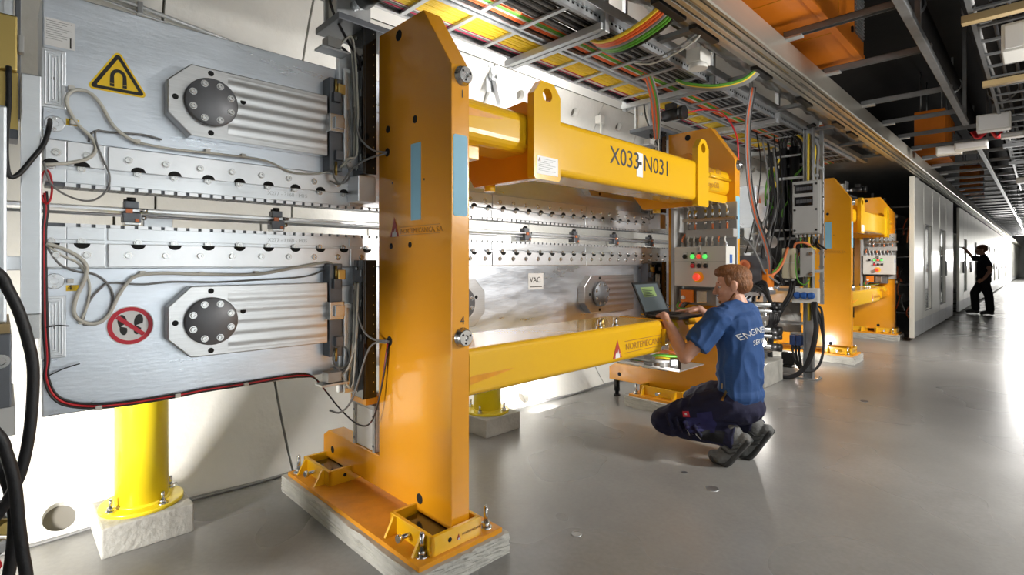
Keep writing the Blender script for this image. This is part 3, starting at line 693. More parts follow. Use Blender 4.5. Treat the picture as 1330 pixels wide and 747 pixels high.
def yellow_post(y, lp, lb):
    x = -2.83; b = single('post_block', MB().box(-2.985, -2.655, y-.165, y+.165, 0, .125, .008), 'block_concrete', lb, 'concrete block', 'post blocks')
    p = thing('chamber_post', lp, 'post', (x, y, .125), 'yellow posts')
    part('post_tube', MB().cyl((x, y, .135), (x, y, 1.30), .100, n=48), 'pole_paint', p)
    part('flange', MB().lathe((x, y, .125), (0, 0, 1), [(.158, 0), (.158, .014), (.154, .016), (.0005, .016)], 48), 'pole_paint', p)
    part('weld_bead', MB().lathe((x, y, .139), (0, 0, 1), [(.110, 0), (.104, .006), (.099, .012)], 40), 'pole_paint', p)
    part('arm', MB().box(x-.02, -2.50, y-.05, y+.05, 1.30, 1.325, .003).box(-2.53, -2.49, y-.05, y+.05, 1.32, 1.388, .003), 'aluminium', p)
    for a in (25, 115, 205, 295):
        q = (x+.132*math.cos(D(a)), y+.132*math.sin(D(a)))
        part('anchor_bolt', MB().cyl((*q, .14), (*q, .146), .019, n=16).hexnut((*q, .146), (*q, .16), .014).cyl((*q, .16), (*q, .195), .007, n=10), 'bolt_steel', p)
yellow_post(.445, 'yellow tubular post under the near end of the girders', 'white concrete block under the leftmost yellow post')
yellow_post(2.52, 'yellow tubular post behind the lower yellow crossbeam', 'concrete block under the post behind the lower crossbeam')
# ------------------------------------------------------------------ cable ladders above the machine
def ladder(name, label, x0, x1, z, y0, y1, group=None, pitch=.30, hs=.055, m_='galv'):
    T = thing(name, label, 'cable ladder', ((x0+x1)/2, (y0+y1)/2, z), group)
    for x, s in ((x0, 1), (x1, -1)):
        part('side_rail', MB().prism([(x, z), (x+s*.022, z), (x+s*.022, z+.004), (x+s*.004, z+.004), (x+s*.004, z+hs), (x+s*.022, z+hs), (x+s*.022, z+hs+.004), (x, z+hs+.004)], 'y', y0, y1), m_, T)
    r0 = None; n = int((y1-y0)/pitch)
    for k in range(n):
        y = y0+.15+pitch*k
        if r0 is None: r0 = part('rung', MB().box(x0+.004, x1-.004, -.014, .014, -.004, .010, .002), m_, T, at=(0, 0, 0)); r0.location = Vector((0, y, z+.006))-T.location
        else: share(r0, (0, y, z+.006), T)
    return T
TA = ladder('cable_ladder', 'cable ladder with yellow cables above the upper crossbeam', -2.46, -2.15, 2.55, .2, 8.2, 'ladders over the machine')
TB = ladder('cable_ladder', 'wider cable ladder with black and orange cables beside the yellow one', -2.14, -1.75, 2.56, .2, 8.2, 'ladders over the machine')
for T, x in ((TA, -2.4605), (TB, -1.7495)):   # perforation slots in the outer rails
    s0 = None
    for k in range(150):
        y = 1.2+.04*k
        if s0 is None: s0 = part('rail_slot', MB().box(-.0008, .0008, 0, .018, 0, .012), 'hole_black', T, at=(0, 0, 0)); s0.location = Vector((x, y, 2.585))-T.location
        else: share(s0, (x, y, 2.585), T)
rnd = random.Random(3)
def lay(T, spec, z, y0=.2, y1=8.2):
    """spec: (x, radius, material, group label)"""
    for (x, r, m_) in spec:
        n = 28; pts = []
        ph = rnd.uniform(0, 6); am = rnd.uniform(.002, .008)
        for i in range(n+1):
            y = y0+(y1-y0)*i/n
            pts.append((x+am*math.sin(ph+y*1.7+rnd.uniform(-.3, .3)), y, z+r+abs(rnd.gauss(0, .002))))
        yield MB().tube(pts, r, 6, 1), m_
bundles = (('cable_bundle', 'row of yellow cables lying in the ladder nearest the wall', [(-2.352+.0165*k, .0078, 'cable_yellow') for k in range(11)], 2.567),
           ('cable_bundle', 'black, magenta and grey cables beside the yellow row in the wall-side ladder', [(-2.438, .009, 'black'), (-2.421, .008, 'black'), (-2.404, .006, 'cable_magenta'), (-2.392, .006, 'grey_cable'), (-2.378, .008, 'beige_cable'), (-2.366, .005, 'cable_magenta')], 2.567),
           ('cable_bundle', 'red, orange and green cables in the wider ladder', [(-2.118, .007, 'black'), (-2.10, .008, 'cable_orange'), (-2.083, .008, 'cable_orange'), (-2.066, .006, 'beige_cable'), (-2.05, .008, 'cable_green'), (-2.033, .008, 'cable_green'), (-2.016, .006, 'cable_orange'), (-2.0, .007, 'grey_cable')], 2.577),
           ('cable_bundle', 'black and grey cables along the aisle side of the wider ladder', [(-1.985+.0175*k, .0075+.0015*(k % 2), ('black', 'grey_cable', 'rubber')[k % 3]) for k in range(12)], 2.577))
for nm, lab, spec, z in bundles:
    B = thing(nm, lab, 'cables', (-2.1, 4.2, z), 'cables in the ladders')
    for mb, m_ in lay(None, spec, z): part('cable', mb, m_, B)
# double strut brackets that carry the ladders, hung from the crown
for k, y in enumerate((1.05, 2.42, 3.79, 5.16, 6.53)):
    lab = ('first', 'second', 'third', 'fourth', 'fifth')[k]+' slotted steel cross strut under the cable ladders, counted from the near column'
    b = thing('ladder_strut', lab, 'steel strut', (-2.1, y, 2.5), 'ladder struts')
    for dy in (-.024, .024): part('channel', MB().box(-2.50, -1.72, y+dy-.019, y+dy+.019, 2.508, 2.548, .003), 'galv', b)
    for x in (-2.49, -1.725): part('hanger', MB().box(x-.018, x+.018, y-.018, y+.018, 2.50, 3.86 if x > -2 else 3.55, .003), 'galv', b)
# wall brackets
def wall_bracket(y, z, label, s=1.):
    ph = math.asin((z-ZC)/RT); x, _ = arc(ph)
    b = thing('wall_bracket', label, 'bracket', (x, y, z))
    part('anchor_plate', MB().box(x-.01, x+.05*s, y-.06*s, y+.06*s, z+.07*s, z+.085*s, .002).box(x-.005, x+.012, y-.05*s, y+.05*s, z-.12*s, z+.08*s, .003), 'galv', b)
    part('swivel', MB().cyl((x+.03*s, y-.035*s, z+.01), (x+.03*s, y+.035*s, z+.01), .022*s, n=14).prism([(y-.03*s, z+.07*s), (y+.03*s, z+.07*s), (y+.022*s, z-.03*s), (y-.022*s, z-.03*s)], 'x', x+.015, x+.045*s), 'galv', b)
    part('strut_end', MB().bar((x+.02, y+.01, z), (x+.05, y+.05*s, z-.22*s), .03*s, .03*s), 'galv', b)
wall_bracket(2.93, 2.76, 'galvanised swivel bracket on the wall above the near spigot tube')
wall_bracket(.82, 2.20, 'small steel bracket on the wall above the near upper girder', .6)
bk = single('wall_clip', MB().box(-3.27, -3.20, 4.42, 4.50, 2.66, 2.74, .004).box(-3.23, -3.215, 4.45, 4.47, 2.45, 2.66), 'off_white', 'small beige clip with a thin rod on the wall above the upper crossbeam', 'bracket')
# ------------------------------------------------------------------ header rail of the climate enclosure
HR = thing('header_rail', 'long aluminium sliding door header rail running down the tunnel', 'door rail', (-1.28, 30, 2.55))
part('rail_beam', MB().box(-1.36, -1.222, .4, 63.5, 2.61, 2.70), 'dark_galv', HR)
for x0, x1, z0 in ((-1.362, -1.336, 2.552), (-1.324, -1.297, 2.556), (-1.262, -1.236, 2.556)):
    part('rail_lip', MB().box(x0, x1, .4, 63.5, z0, 2.66), 'rail_alu', HR)
part('fascia', MB().prism([(-1.226, 2.556), (-1.205, 2.552), (-1.198, 2.56), (-1.198, 2.70), (-1.226, 2.705)], 'y', .4, 63.5), 'rail_alu', HR)
for k, (y0, y1) in enumerate(((.6, 2.25), (2.26, 3.35), (3.36, 4.2), (4.21, 5.6), (5.61, 7.6), (7.61, 11), (11.01, 18), (18.01, 30))):
    c = part('track_cover', MB().box(-1.297, -1.262, y0, y1, 2.575, 2.60), 'rail_alu', HR)
    part('track_slot', MB().box(-1.288, -1.271, y0+.12, y1-.14, 2.573, 2.576), 'wood' if k in (1, 2) else 'dark_galv', c)
# roof strip between ladder and rail: foil-covered duct, channels, brush strips
RO = thing('roof_strip', 'grey foil covered roof strip of the enclosure beside the header rail', 'roof panel', (-1.55, 4, 2.62))
bm = bmesh.new(); bmesh.ops.create_grid(bm, x_segments=24, y_segments=160, size=.5)
rr = random.Random(5)
for v in bm.verts:
    x, y = v.co.x, v.co.y
    v.co = Vector((-1.55+x*.40, 4.4+y*8.4, 2.73-.075*math.cos(x*2*math.pi)*.9+rr.uniform(-.006, .006)+.01*math.sin(y*140+x*9)))
part('foil_sheet', MB().bm(bm, True), 'foil', RO)
part('edge_channel', MB().box(-1.745, -1.70, .2, 8.6, 2.60, 2.66, .003), 'galv', RO)
part('edge_channel', MB().box(-1.425, -1.375, .2, 8.6, 2.58, 2.70, .003), 'galv', RO)
for k in range(8): part('cross_channel', MB().box(-1.70, -1.40, .85+1.05*k, .90+1.05*k, 2.60, 2.63, .002), 'dark_galv', RO)
for k, y in enumerate((2.02, 2.42, 2.84, 3.75, 4.7, 5.75, 6.3)): part('brush_strip', MB().box(-1.435, -1.385, y, y+.30, 2.555, 2.582, .003), 'black', RO)
part('junction_box', MB().box(-1.66, -1.56, 3.25, 3.40, 2.53, 2.62, .004).cyl((-1.61, 3.32, 2.53), (-1.61, 3.32, 2.50), .06, n=20), 'off_white', RO)
# cables crossing from the ladders to the brush strips
def cross_bundle(label, cols, p, spread, r=.012):
    b = thing('cable_drop', label, 'cables', p[0], 'cable drops')
    for k, m_ in enumerate(cols):
        o = Vector((spread[0]*k, spread[1]*k, spread[2]*k)); part('cable', MB().tube([Vector(q)+o*(1 if i < len(p)-1 else .6) for i, q in enumerate(p)], r, 8, 6), m_, b)
    return b
cross_bundle('yellow, orange and green cables sagging across to the header rail', ('cable_yellow', 'cable_orange', 'cable_orange', 'grey_cable', 'cable_green', 'cable_green', 'black'),
             [(-1.98, 2.62, 2.60), (-1.86, 2.56, 2.53), (-1.72, 2.52, 2.50), (-1.56, 2.52, 2.53), (-1.42, 2.50, 2.575), (-1.40, 2.50, 2.62)], (-.004, .028, -.002), .011)
cross_bundle('thin grey cables sagging across below the foil roof strip', ('grey_cable', 'beige_cable'), [(-1.95, 3.05, 2.585), (-1.80, 3.0, 2.52), (-1.62, 2.95, 2.51), (-1.45, 2.93, 2.55), (-1.40, 2.93, 2.6)], (0, .03, -.012), .006)
cross_bundle('thick grey cable bundle sagging to the brush strip behind the far motor', ('grey_cable', 'grey_cable', 'grey_cable', 'cable_yellow', 'cable_green'), [(-1.97, 3.70, 2.60), (-1.85, 3.68, 2.52), (-1.66, 3.75, 2.475), (-1.50, 3.83, 2.50), (-1.41, 3.86, 2.57), (-1.40, 3.86, 2.62)], (.002, -.017, .003), .010)
cross_bundle('ribbon of orange, grey and green wires dropping to the far drive motor', ('cable_orange', 'grey_cable', 'cable_orange', 'cable_green', 'grey_cable'), [(-2.03, 3.30, 2.60), (-2.05, 3.40, 2.55), (-2.08, 3.52, 2.44), (-2.12, 3.62, 2.30), (-2.14, 3.68, 2.18)], (.012, .004, 0), .007)
cross_bundle('red wire looping over the top of the far column', ('red',), [(-2.02, 3.9, 2.40), (-1.90, 4.0, 2.43), (-1.76, 4.05, 2.38), (-1.66, 4.06, 2.2), (-1.64, 4.06, 2.0)], (0, 0, 0), .006)
cross_bundle('grey and red cable hose hanging beside the far column', ('grey_cable', 'cable_orange', 'grey_cable', 'rubber'), [(-1.62, 4.25, 2.60), (-1.665, 4.26, 2.3), (-1.67, 4.30, 1.9), (-1.67, 4.42, 1.62), (-1.70, 4.7, 1.42), (-1.76, 5.0, 1.25), (-1.85, 5.3, 1.1)], (.009, .007, 0), .007)

# ------------------------------------------------------------------ enclosure doors down the tunnel
def enc_door(y0, y1, label, window=None, group='enclosure doors', handle=True, detail=True, seed=0):
    x0, x1 = -1.41, -1.36
    d = thing('enclosure_door', label, 'door panel', (-1.385, (y0+y1)/2, .06), group)
    if window:
        wy0, wy1, wz0, wz1 = window
        part('leaf', MB().box(x0, x1, y0, y1, wz1, 2.52, .003).box(x0, x1, y0, y1, .30, wz0, .003).box(x0, x1, y0, wy0, wz0, wz1).box(x0, x1, wy1, y1, wz0, wz1), 'door_panel', d)
        part('window_pane', MB().box(-1.39, -1.382, wy0, wy1, wz0, wz1), 'glass', d)
        part('window_frame', MB().box(x1-.004, x1+.004, wy0-.015, wy0, wz0, wz1).box(x1-.004, x1+.004, wy1, wy1+.015, wz0, wz1).box(x1-.004, x1+.004, wy0-.015, wy1+.015, wz1, wz1+.015).box(x1-.004, x1+.004, wy0-.015, wy1+.015, wz0-.015, wz0), 'dark_galv', d)
    else:
        part('leaf', MB().box(x0, x1, y0, y1, .30, 2.52, .003), 'door_panel', d)
    part('kick_plate', MB().box(x0, x1-.002, y0, y1, .06, .30, .002), 'galv', d)
    if detail:
        part('edge_profile', MB().box(x0-.004, x1+.006, y0-.03, y0+.012, .06, 2.525, .003), 'door_edge', d)
        part('hanger_strap', MB().box(-1.40, -1.365, (y0+y1)/2-.05, (y0+y1)/2+.05, 2.515, 2.64), 'galv', d)
    if handle: part('handle', MB().box(x1, x1+.025, y1-.10, y1-.07, .95, 1.25, .005), 'dark_galv', d)
ys = [9.885, 10.84, 11.79, 12.745, 13.70, 14.87]
names = ['nearest enclosure door panel with a pale edge profile beside the far yellow frame', 'enclosure door panel with the first tall window', 'plain enclosure door panel between the two windows', 'enclosure door panel with the second tall window', 'last enclosure door panel before the dark opening']
for k in range(5):
    enc_door(ys[k]+.015, ys[k+1]-.004, names[k], (ys[k]+.12, ys[k+1]-.13, .42, 1.84) if k in (1, 3) else None, handle=(k == 3), detail=(k == 0))
FAR = ['second', 'third', 'fourth', 'fifth', 'sixth', 'seventh', 'eighth', 'ninth', 'tenth']
y = 16.1; k = 0
while y < 62:
    wdt = .96 if y < 40 else 2.4
    enc_door(y, y+wdt-.02, 'white enclosure door the standing person touches' if k == 0 else ('%s door of the far enclosure row, counted from the dark opening' % FAR[k-1] if k < 10 else 'enclosure door panel at the far bright end of the row'), (y+.2, y+wdt-.2, .5, 1.8) if k % 3 == 1 and y < 40 else None, handle=k % 2 == 0 and y < 40, detail=False, group='far enclosure doors')
    y += wdt; k += 1
# unseen roof added to keep the enclosure dark, and shelves inside
struct('shade_roof_1', MB().box(-3.1, -1.43, 8.75, 63, 2.70, 2.74), 'dark_galv')
sh = thing('equipment_rack', 'dark equipment rack with cables inside the enclosure behind the first door', 'rack', (-1.9, 12.1, 0))
for x, y in ((-1.62, 11.55), (-1.62, 12.6), (-2.2, 11.55), (-2.2, 12.6)): part('upright', MB().box(x-.02, x+.02, y-.02, y+.02, 0, 2.5), 'dark_galv', sh)
for z in (.3, .8, 1.3, 1.8, 2.2): part('shelf', MB().box(-2.22, -1.6, 11.53, 12.62, z, z+.03), 'dark_galv', sh)
rr = random.Random(11)
for k in range(26):
    x = -2.2+rr.random()*.55; z = .4+rr.random()*1.9
    part('wire', MB().tube([(x, 11.52, z), (x+rr.uniform(-.05, .05), 11.48, z-.15), (x+rr.uniform(-.1, .1), 11.51, z-.3)], .012, 6, 4), rr.choice(['cable_orange', 'black', 'grey_cable', 'copper_orange']), sh)
# ------------------------------------------------------------------ services over the aisle
for k, (y0, y1) in enumerate(((1.9, 4.84), (9.75, 10.95), (15.9, 17.05))):
    v = thing('ventilation_unit', ('orange ventilation unit overhead in the nearest bay', 'orange ventilation unit overhead in the middle distance', 'orange ventilation unit overhead far down the tunnel')[k], 'ventilation unit', (-1.45, (y0+y1)/2, 2.8), 'ventilation units')
    part('casing', MB().box(-1.34, -.98, y0, y1, 2.80, 3.46, .012), 'orange', v)
    for q in range(3): part('cover_seam', MB().box(-1.34, -.978, y0+(q+1)*(y1-y0)/4, y0+.006+(q+1)*(y1-y0)/4, 2.797, 3.46), 'plate_paint', v)
    part('bottom_flange', MB().box(-1.02, -.972, y0, y1, 2.792, 2.83, .003), 'orange', v)
    g = part('grille', MB().box(-.98, -.974, y1-.30, y1-.04, 2.93, 3.26), 'dark_galv', v)
    for q in range(12): part('slat', MB().box(-.976, -.966, y1-.29, y1-.05, 2.94+q*.026, 2.953+q*.026), 'galv', g)
    part('latch', MB().box(-.98, -.965, y1-.40, y1-.37, 2.90, 2.94, .003), 'black', v)
    for x in (-1.3, -1.05):
        for y in (y0+.3, y1-.3): part('hanger_rod', MB().cyl((x, y, 3.44), (x, y, 4.12), .008, n=8), 'galv', v)
ch = thing('ceiling_channel', 'long slotted steel channel hanging lengthwise above the aisle', 'steel channel', (-.56, 5, 2.66))
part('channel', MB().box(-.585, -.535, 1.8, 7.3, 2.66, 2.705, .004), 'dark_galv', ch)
part('hanger', MB().box(-.575, -.545, 4.2, 4.24, 2.70, 4.12), 'dark_galv', ch); part('hanger', MB().box(-.575, -.545, 7.1, 7.14, 2.70, 4.12), 'dark_galv', ch)
ch2 = thing('ceiling_channel', 'farther lengthwise steel channel hanging above the aisle', 'steel channel', (-.56, 14, 2.66))
part('channel', MB().box(-.585, -.535, 8.3, 40, 2.66, 2.705, .004), 'dark_galv', ch2)
part('hanger', MB().box(-.575, -.545, 10.3, 10.34, 2.70, 4.12), 'dark_galv', ch2); part('hanger', MB().box(-.575, -.545, 24, 24.04, 2.70, 4.12), 'dark_galv', ch2)
sp = None
ordn = ['nearest', 'second', 'third', 'fourth', 'fifth', 'sixth', 'seventh', 'eighth', 'ninth', 'tenth', 'eleventh', 'twelfth']
yy = [2.8, 3.75, 4.67, 5.87, 6.82] + [7.7+.9*k for k in range(36)]
for k, y in enumerate(yy):  # strut steel is darkened to stand in for dim light overhead
    lab = '%s steel cross strut overhead, counted from the camera along the header rail' % (ordn[k] if k < 12 else '')
    if k >= 12: lab = 'steel cross strut overhead in the far part of the aisle'
    s = thing('cross_strut', lab, 'steel strut', (-.85, y, 2.70), 'aisle cross struts')
    xr = -.54 if y < 7.4 else .95
    if k < 9:
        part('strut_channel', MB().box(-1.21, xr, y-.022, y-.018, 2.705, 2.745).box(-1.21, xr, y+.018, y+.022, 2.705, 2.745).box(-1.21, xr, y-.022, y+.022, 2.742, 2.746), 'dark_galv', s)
    else:
        part('strut_channel', MB().box(-1.21, xr, y-.02, y+.02, 2.705, 2.745), 'dark_galv', s)
    part('end_bracket', MB().box(-1.20, -1.10, y-.03, y+.03, 2.69, 2.705, .003), 'galv', s)
# aisle ladders to the right, their steel darkened for the shade up there
LA = ladder('cable_ladder', 'dark cable ladder along the aisle at the upper right corner', -.29, .45, 2.60, 2.2, 14, 'aisle ladders', hs=.07, m_='dark_galv')
for k, y in enumerate((3.9, 5.4, 6.9, 8.4, 9.9)):
    part('support_channel', MB().box(-.32, .5, y-.03, y+.03, 2.555, 2.598, .003), 'wood' if k < 2 else 'dark_galv', LA)
rr = random.Random(8)
c = thing('cable_bundle', 'dark cables lying in the aisle ladder at the upper right', 'cables', (0, 8, 2.62))
for k in range(9):
    part('cable', MB().tube([(-.26+.07*k+rr.uniform(-.01, .01), 2.4+1.16*i, 2.629+rr.random()*.01) for i in range(11)], .011, 6, 2), 'rubber' if k % 3 else 'grey_cable', c)
for nm, (x0, x1, y0, y1, z0, z1), lab in (('light_fitting', (-.16, .10, 4.0, 4.25, 2.38, 2.54), 'pale beige light fitting at the upper right edge'),
                                    ('sensor_box', (-.44, -.20, 6.68, 6.8, 2.46, 2.62), 'white sensor box hanging below the aisle ladder'),
                                    ('sensor_box', (-.30, -.12, 7.4, 7.52, 2.50, 2.55), 'small yellowish box behind the white sensor box'),
                                    ('junction_box', (-.95, -.70, 8.53, 8.67, 2.58, 2.69), 'flat white junction box overhead behind the steel channel'),
                                    ('junction_box', (-.74, -.44, 8.2, 8.35, 2.56, 2.65), 'second flat white junction box overhead, farther right'),
                                    ('junction_box', (-.28, .12, 11.4, 11.55, 2.46, 2.55), 'white box overhead beside the farther steel channel')):
    b = thing(nm, lab, 'box', ((x0+x1)/2, (y0+y1)/2, z0)); part('housing', MB().box(x0, x1, y0, y1, z0, z1, .008), 'off_white', b)
    part('lid', MB().box(x0+.015, x1-.015, y0-.006, y0+.002, z0+.015, z1-.015, .003), 'white', b)
    part('suspension', MB().box((x0+x1)/2-.01, (x0+x1)/2+.01, (y0+y1)/2-.01, (y0+y1)/2+.01, z1-.005, max(z1+.03, 2.72) if x0 < -.3 else z1+.06), 'dark_galv', b)
rc = thing('red_cable_loop', 'red cables looped overhead between the white boxes', 'cables', (-.4, 7.9, 2.55))
for k in range(4): part('cable', MB().tube([(-.56+.02*k, 7.9, 2.70), (-.5, 7.8+.03*k, 2.60+.02*k), (-.40, 7.75, 2.66), (-.34, 7.7+.04*k, 2.58), (-.28, 7.75, 2.66)], .014, 6, 5), 'red', rc)
# dark pipes and duct up in the crown
for k, (x, z, r, lab) in enumerate(((-.85, 3.62, .09, 'dark insulated pipe in the tunnel crown above the steel channel'), (-.35, 3.45, .14, 'thick dark duct in the tunnel crown right of the steel channel'), (.1, 3.15, .06, 'thin dark pipe in the tunnel crown at the upper right'))):
    p = thing('crown_pipe', lab, 'pipe', (x, 15, z-r), 'crown pipes'); part('pipe_run', MB().cyl((x, .5, z), (x, 63.5, z), r, n=20), 'rubber', p)
    for y in (3, 6.1, 9.2, 12.3): part('pipe_clamp', MB().cyl((x, y, z), (x, y+.04, z), r+.012, n=20).box(x-.01, x+.01, y, y+.03, z+r, 4.0-.12*abs(x+.94)**2), 'galv', p)
# ------------------------------------------------------------------ drive slides on the columns
def drive(dy, which, zlo, zhi, label, group='drive slides'):
    up = which == 'upper'
    T = thing('drive_slide', label, 'drive slide', (-2.25, 1.2+dy, zlo), group)
    b = part('slide_housing', MB().box(-2.31, -2.186, 1.19+dy, 1.252+dy, zlo, zhi, .003).box(-2.204, -2.186, 1.182+dy, 1.192+dy, zlo, zhi, .002), 'black_gloss', T)
    for k in range(14):
        part('housing_screw', MB().cyl((-2.187, 1.235+dy, zlo+.03+k*(zhi-zlo-.06)/13), (-2.1845, 1.235+dy, zlo+.03+k*(zhi-zlo-.06)/13), .0032, n=8), 'bolt_steel', b)
    for z in (zlo+.03, zlo+.09, zhi-.04): part('housing_screw', MB().cyl((-2.26, 1.191+dy, z), (-2.26, 1.186+dy, z), .008, n=10), 'bolt_steel', b)
    part('guide_rail', MB().box(-2.300, -2.270, 1.105+dy, 1.192+dy, zlo+.03, zhi-.12, .003).box(-2.262, -2.246, 1.12+dy, 1.19+dy, zlo+.03, zhi-.2, .002), 'aluminium', T)
    part('scale_strip', MB().box(-2.2465, -2.2425, 1.13+dy, 1.15+dy, zlo+.05, zhi-.22), 'steel', T)
    zc = BEAM+(.42 if up else -.42)
    part('carriage', MB().box(-2.305, -2.235, 1.044+dy, 1.105+dy, zc-.20, zc+.22, .004), 'dark_steel', T)
    part('carriage_block', MB().box(-2.25, -2.205, 1.03+dy, 1.10+dy, zc-.03, zc+.05, .004).box(-2.222, -2.19, 1.05+dy, 1.095+dy, zc-.015, zc+.035, .003), 'steel', T)
    for k, z in enumerate((zc+.13, zc-.13, zc+.17)): part('limit_switch', MB().box(-2.242, -2.212, 1.055+dy+.01*k, 1.09+dy+.01*k, z-.022, z+.022, .003), ('dark_steel', 'dark_steel', 'brass')[k], T)
    part('plunger', MB().cyl((-2.225, 1.07+dy, zc+.15), (-2.225, 1.07+dy, zc+.21), .006, n=10).cyl((-2.225, 1.07+dy, zc-.22), (-2.225, 1.07+dy, zc-.16), .006, n=10), 'brass', T)
    zb = (zhi-.14) if up else (zlo+.10)
    sb = part('sensor_box', MB().box(-2.26, -2.20, 1.02+dy, 1.085+dy, zb, zb+.045, .004), 'grey_box', T)
    part('sensor_bracket', MB().box(-2.27, -2.195, .99+dy, 1.12+dy, zb-.014, zb-.004, .002), 'galv', T)
    # cables along the slide
    for k, (m_, r) in enumerate((('beige_cable', .0065), ('grey_cable', .004), ('beige_cable', .0045))):
        o = .012*k
        part('cable', MB().tube([(-2.232+o, 1.085+dy, zb+.03), (-2.225+o, 1.14+dy, zb+(.06 if up else -.02)), (-2.228+o, 1.165+dy, zc+.12), (-2.232+o, 1.165+dy, zc), (-2.23+o, 1.16+dy, zc-.12), (-2.228+o, 1.14+dy-.01*k, zlo+(.06 if up else .16)), (-2.25+o, 1.09+dy, zlo+.02 if up else zlo+.12)], r, 8, 5), m_, T)
    zh = 1.708 if up else .846
    part('cable', MB().tube([(-2.21, 1.15+dy, zc+.1), (-2.20, 1.165+dy, zc-.02), (-2.17, 1.18+dy, zh+.04), (-2.13, 1.21+dy, zh+.005), (-2.097 if up else -2.077, 1.255+dy, zh)], .0045, 7, 5), 'grey_cable', T)
    part('cable', MB().tube([(-2.27, 1.06+dy, zlo-.04), (-2.24, 1.10+dy, zlo-.05), (-2.20, 1.14+dy, zlo+.02), (-2.14, 1.19+dy, zh-.03), (-2.097 if up else -2.077, 1.252+dy, zh-.005)], .0045, 7, 5), 'grey_cable', T)
    part('cable_loop', MB().tube([(-2.235, 1.10+dy+.04*math.cos(t), zlo+(.0 if up else .20)+.05*math.sin(t)) for t in [.5*k for k in range(14)]], .004, 7, 2), 'grey_cable', T)
    for z in (zc+.02, zc+.16, zc-.14): part('cable_clip', MB().box(-2.222, -2.195, 1.184+dy, 1.192+dy, z, z+.03, .002), 'galv', T)
    if up:
        part('motor_shelf', MB().box(-2.42, -2.18, 1.06+dy, 1.50+dy, zhi-.012, zhi+.018, .003), 'dark_steel', T)
        g = part('gearbox', MB().box(-2.37, -2.265, 1.10+dy, 1.24+dy, zhi+.02, zhi+.21, .004), 'off_white', T)
        for x in (-2.388, -2.265): part('gearbox_flange', MB().box(x, x+.018, 1.085+dy, 1.255+dy, zhi+.018, zhi+.25, .003), 'galv', g)
        part('oil_plug', MB().cyl((-2.33, 1.102+dy, zhi+.14), (-2.33, 1.094+dy, zhi+.14), .014, n=12), 'galv', g)
        part('shaft', MB().cyl((-2.25, 1.17+dy, zhi+.10), (-2.19, 1.17+dy, zhi+.10), .022, n=16).cyl((-2.20, 1.17+dy, zhi+.10), (-2.15, 1.17+dy, zhi+.10), .034, n=16), 'steel', T)
        mo = part('motor', MB().cyl((-2.16, 1.17+dy, zhi+.10), (-2.02, 1.17+dy, zhi+.10), .045, n=24).cyl((-2.02, 1.17+dy, zhi+.10), (-1.98, 1.17+dy, zhi+.10), .055, n=24), 'black', T)
        part('terminal_box', MB().box(-2.14, -2.06, 1.14+dy, 1.20+dy, zhi+.14, zhi+.19, .004), 'black', mo)
        part('cable', MB().tube([(-2.30, 1.08+dy, zhi+.25), (-2.26, 1.06+dy, zhi+.08), (-2.22, 1.12+dy, zhi-.08), (-2.20, 1.17+dy, zhi-.16), (-2.24, 1.185+dy, zhi-.19), (-2.28, 1.185+dy, zhi-.13), (-2.27, 1.12+dy, zhi-.10)], .0065, 8, 5), 'rubber', T)
        part('bottom_block', MB().box(-2.30, -2.19, 1.16+dy, 1.25+dy, zlo-.13, zlo-.01, .004), 'aluminium', T)
    else:
        part('jack_housing', MB().box(-2.42, -2.21, 1.262+dy, 1.34+dy, .300, .505, .006), 'white', T)
        part('jack_cap', MB().box(-2.43, -2.20, 1.245+dy, 1.35+dy, .505, .527, .003), 'grey_box', T)
        for z in (.33, .47):
            for x in (-2.409, -2.221): part('housing_screw', MB().cyl((x, 1.254+dy, z), (x, 1.250+dy, z), .006, n=10), 'dark_steel', T)
        for x in (-2.42, -2.232): part('jack_rib', MB().box(x, x+.022, 1.254+dy, 1.262+dy, .300, .505, .002), 'grey_box', T)
        part('jack_screw', MB().cyl((-2.26, 1.28+dy, .525), (-2.26, 1.28+dy, zlo+.01), .022, n=16).cyl((-2.26, 1.28+dy, .525), (-2.26, 1.28+dy, .545), .036, n=16), 'bolt_steel', T)
        part('spacer_plate', MB().box(-2.34, -2.19, 1.20+dy, 1.31+dy, zlo-.03, zlo+.004), 'plate_paint', T)
    return T
DU = drive(0, 'upper', 1.615, 2.30, 'black upper drive slide with motor on the near yellow column')
DL = drive(0, 'lower', .57, 1.215, 'black lower drive slide with white jack on the near yellow column')
DU2 = drive(2.69, 'upper', 1.615, 2.30, 'upper drive slide with motor on the far column, above the control box')
DL2 = drive(2.69, 'lower', .57, 1.215, 'black lower drive slide on the far column, behind the laptop')
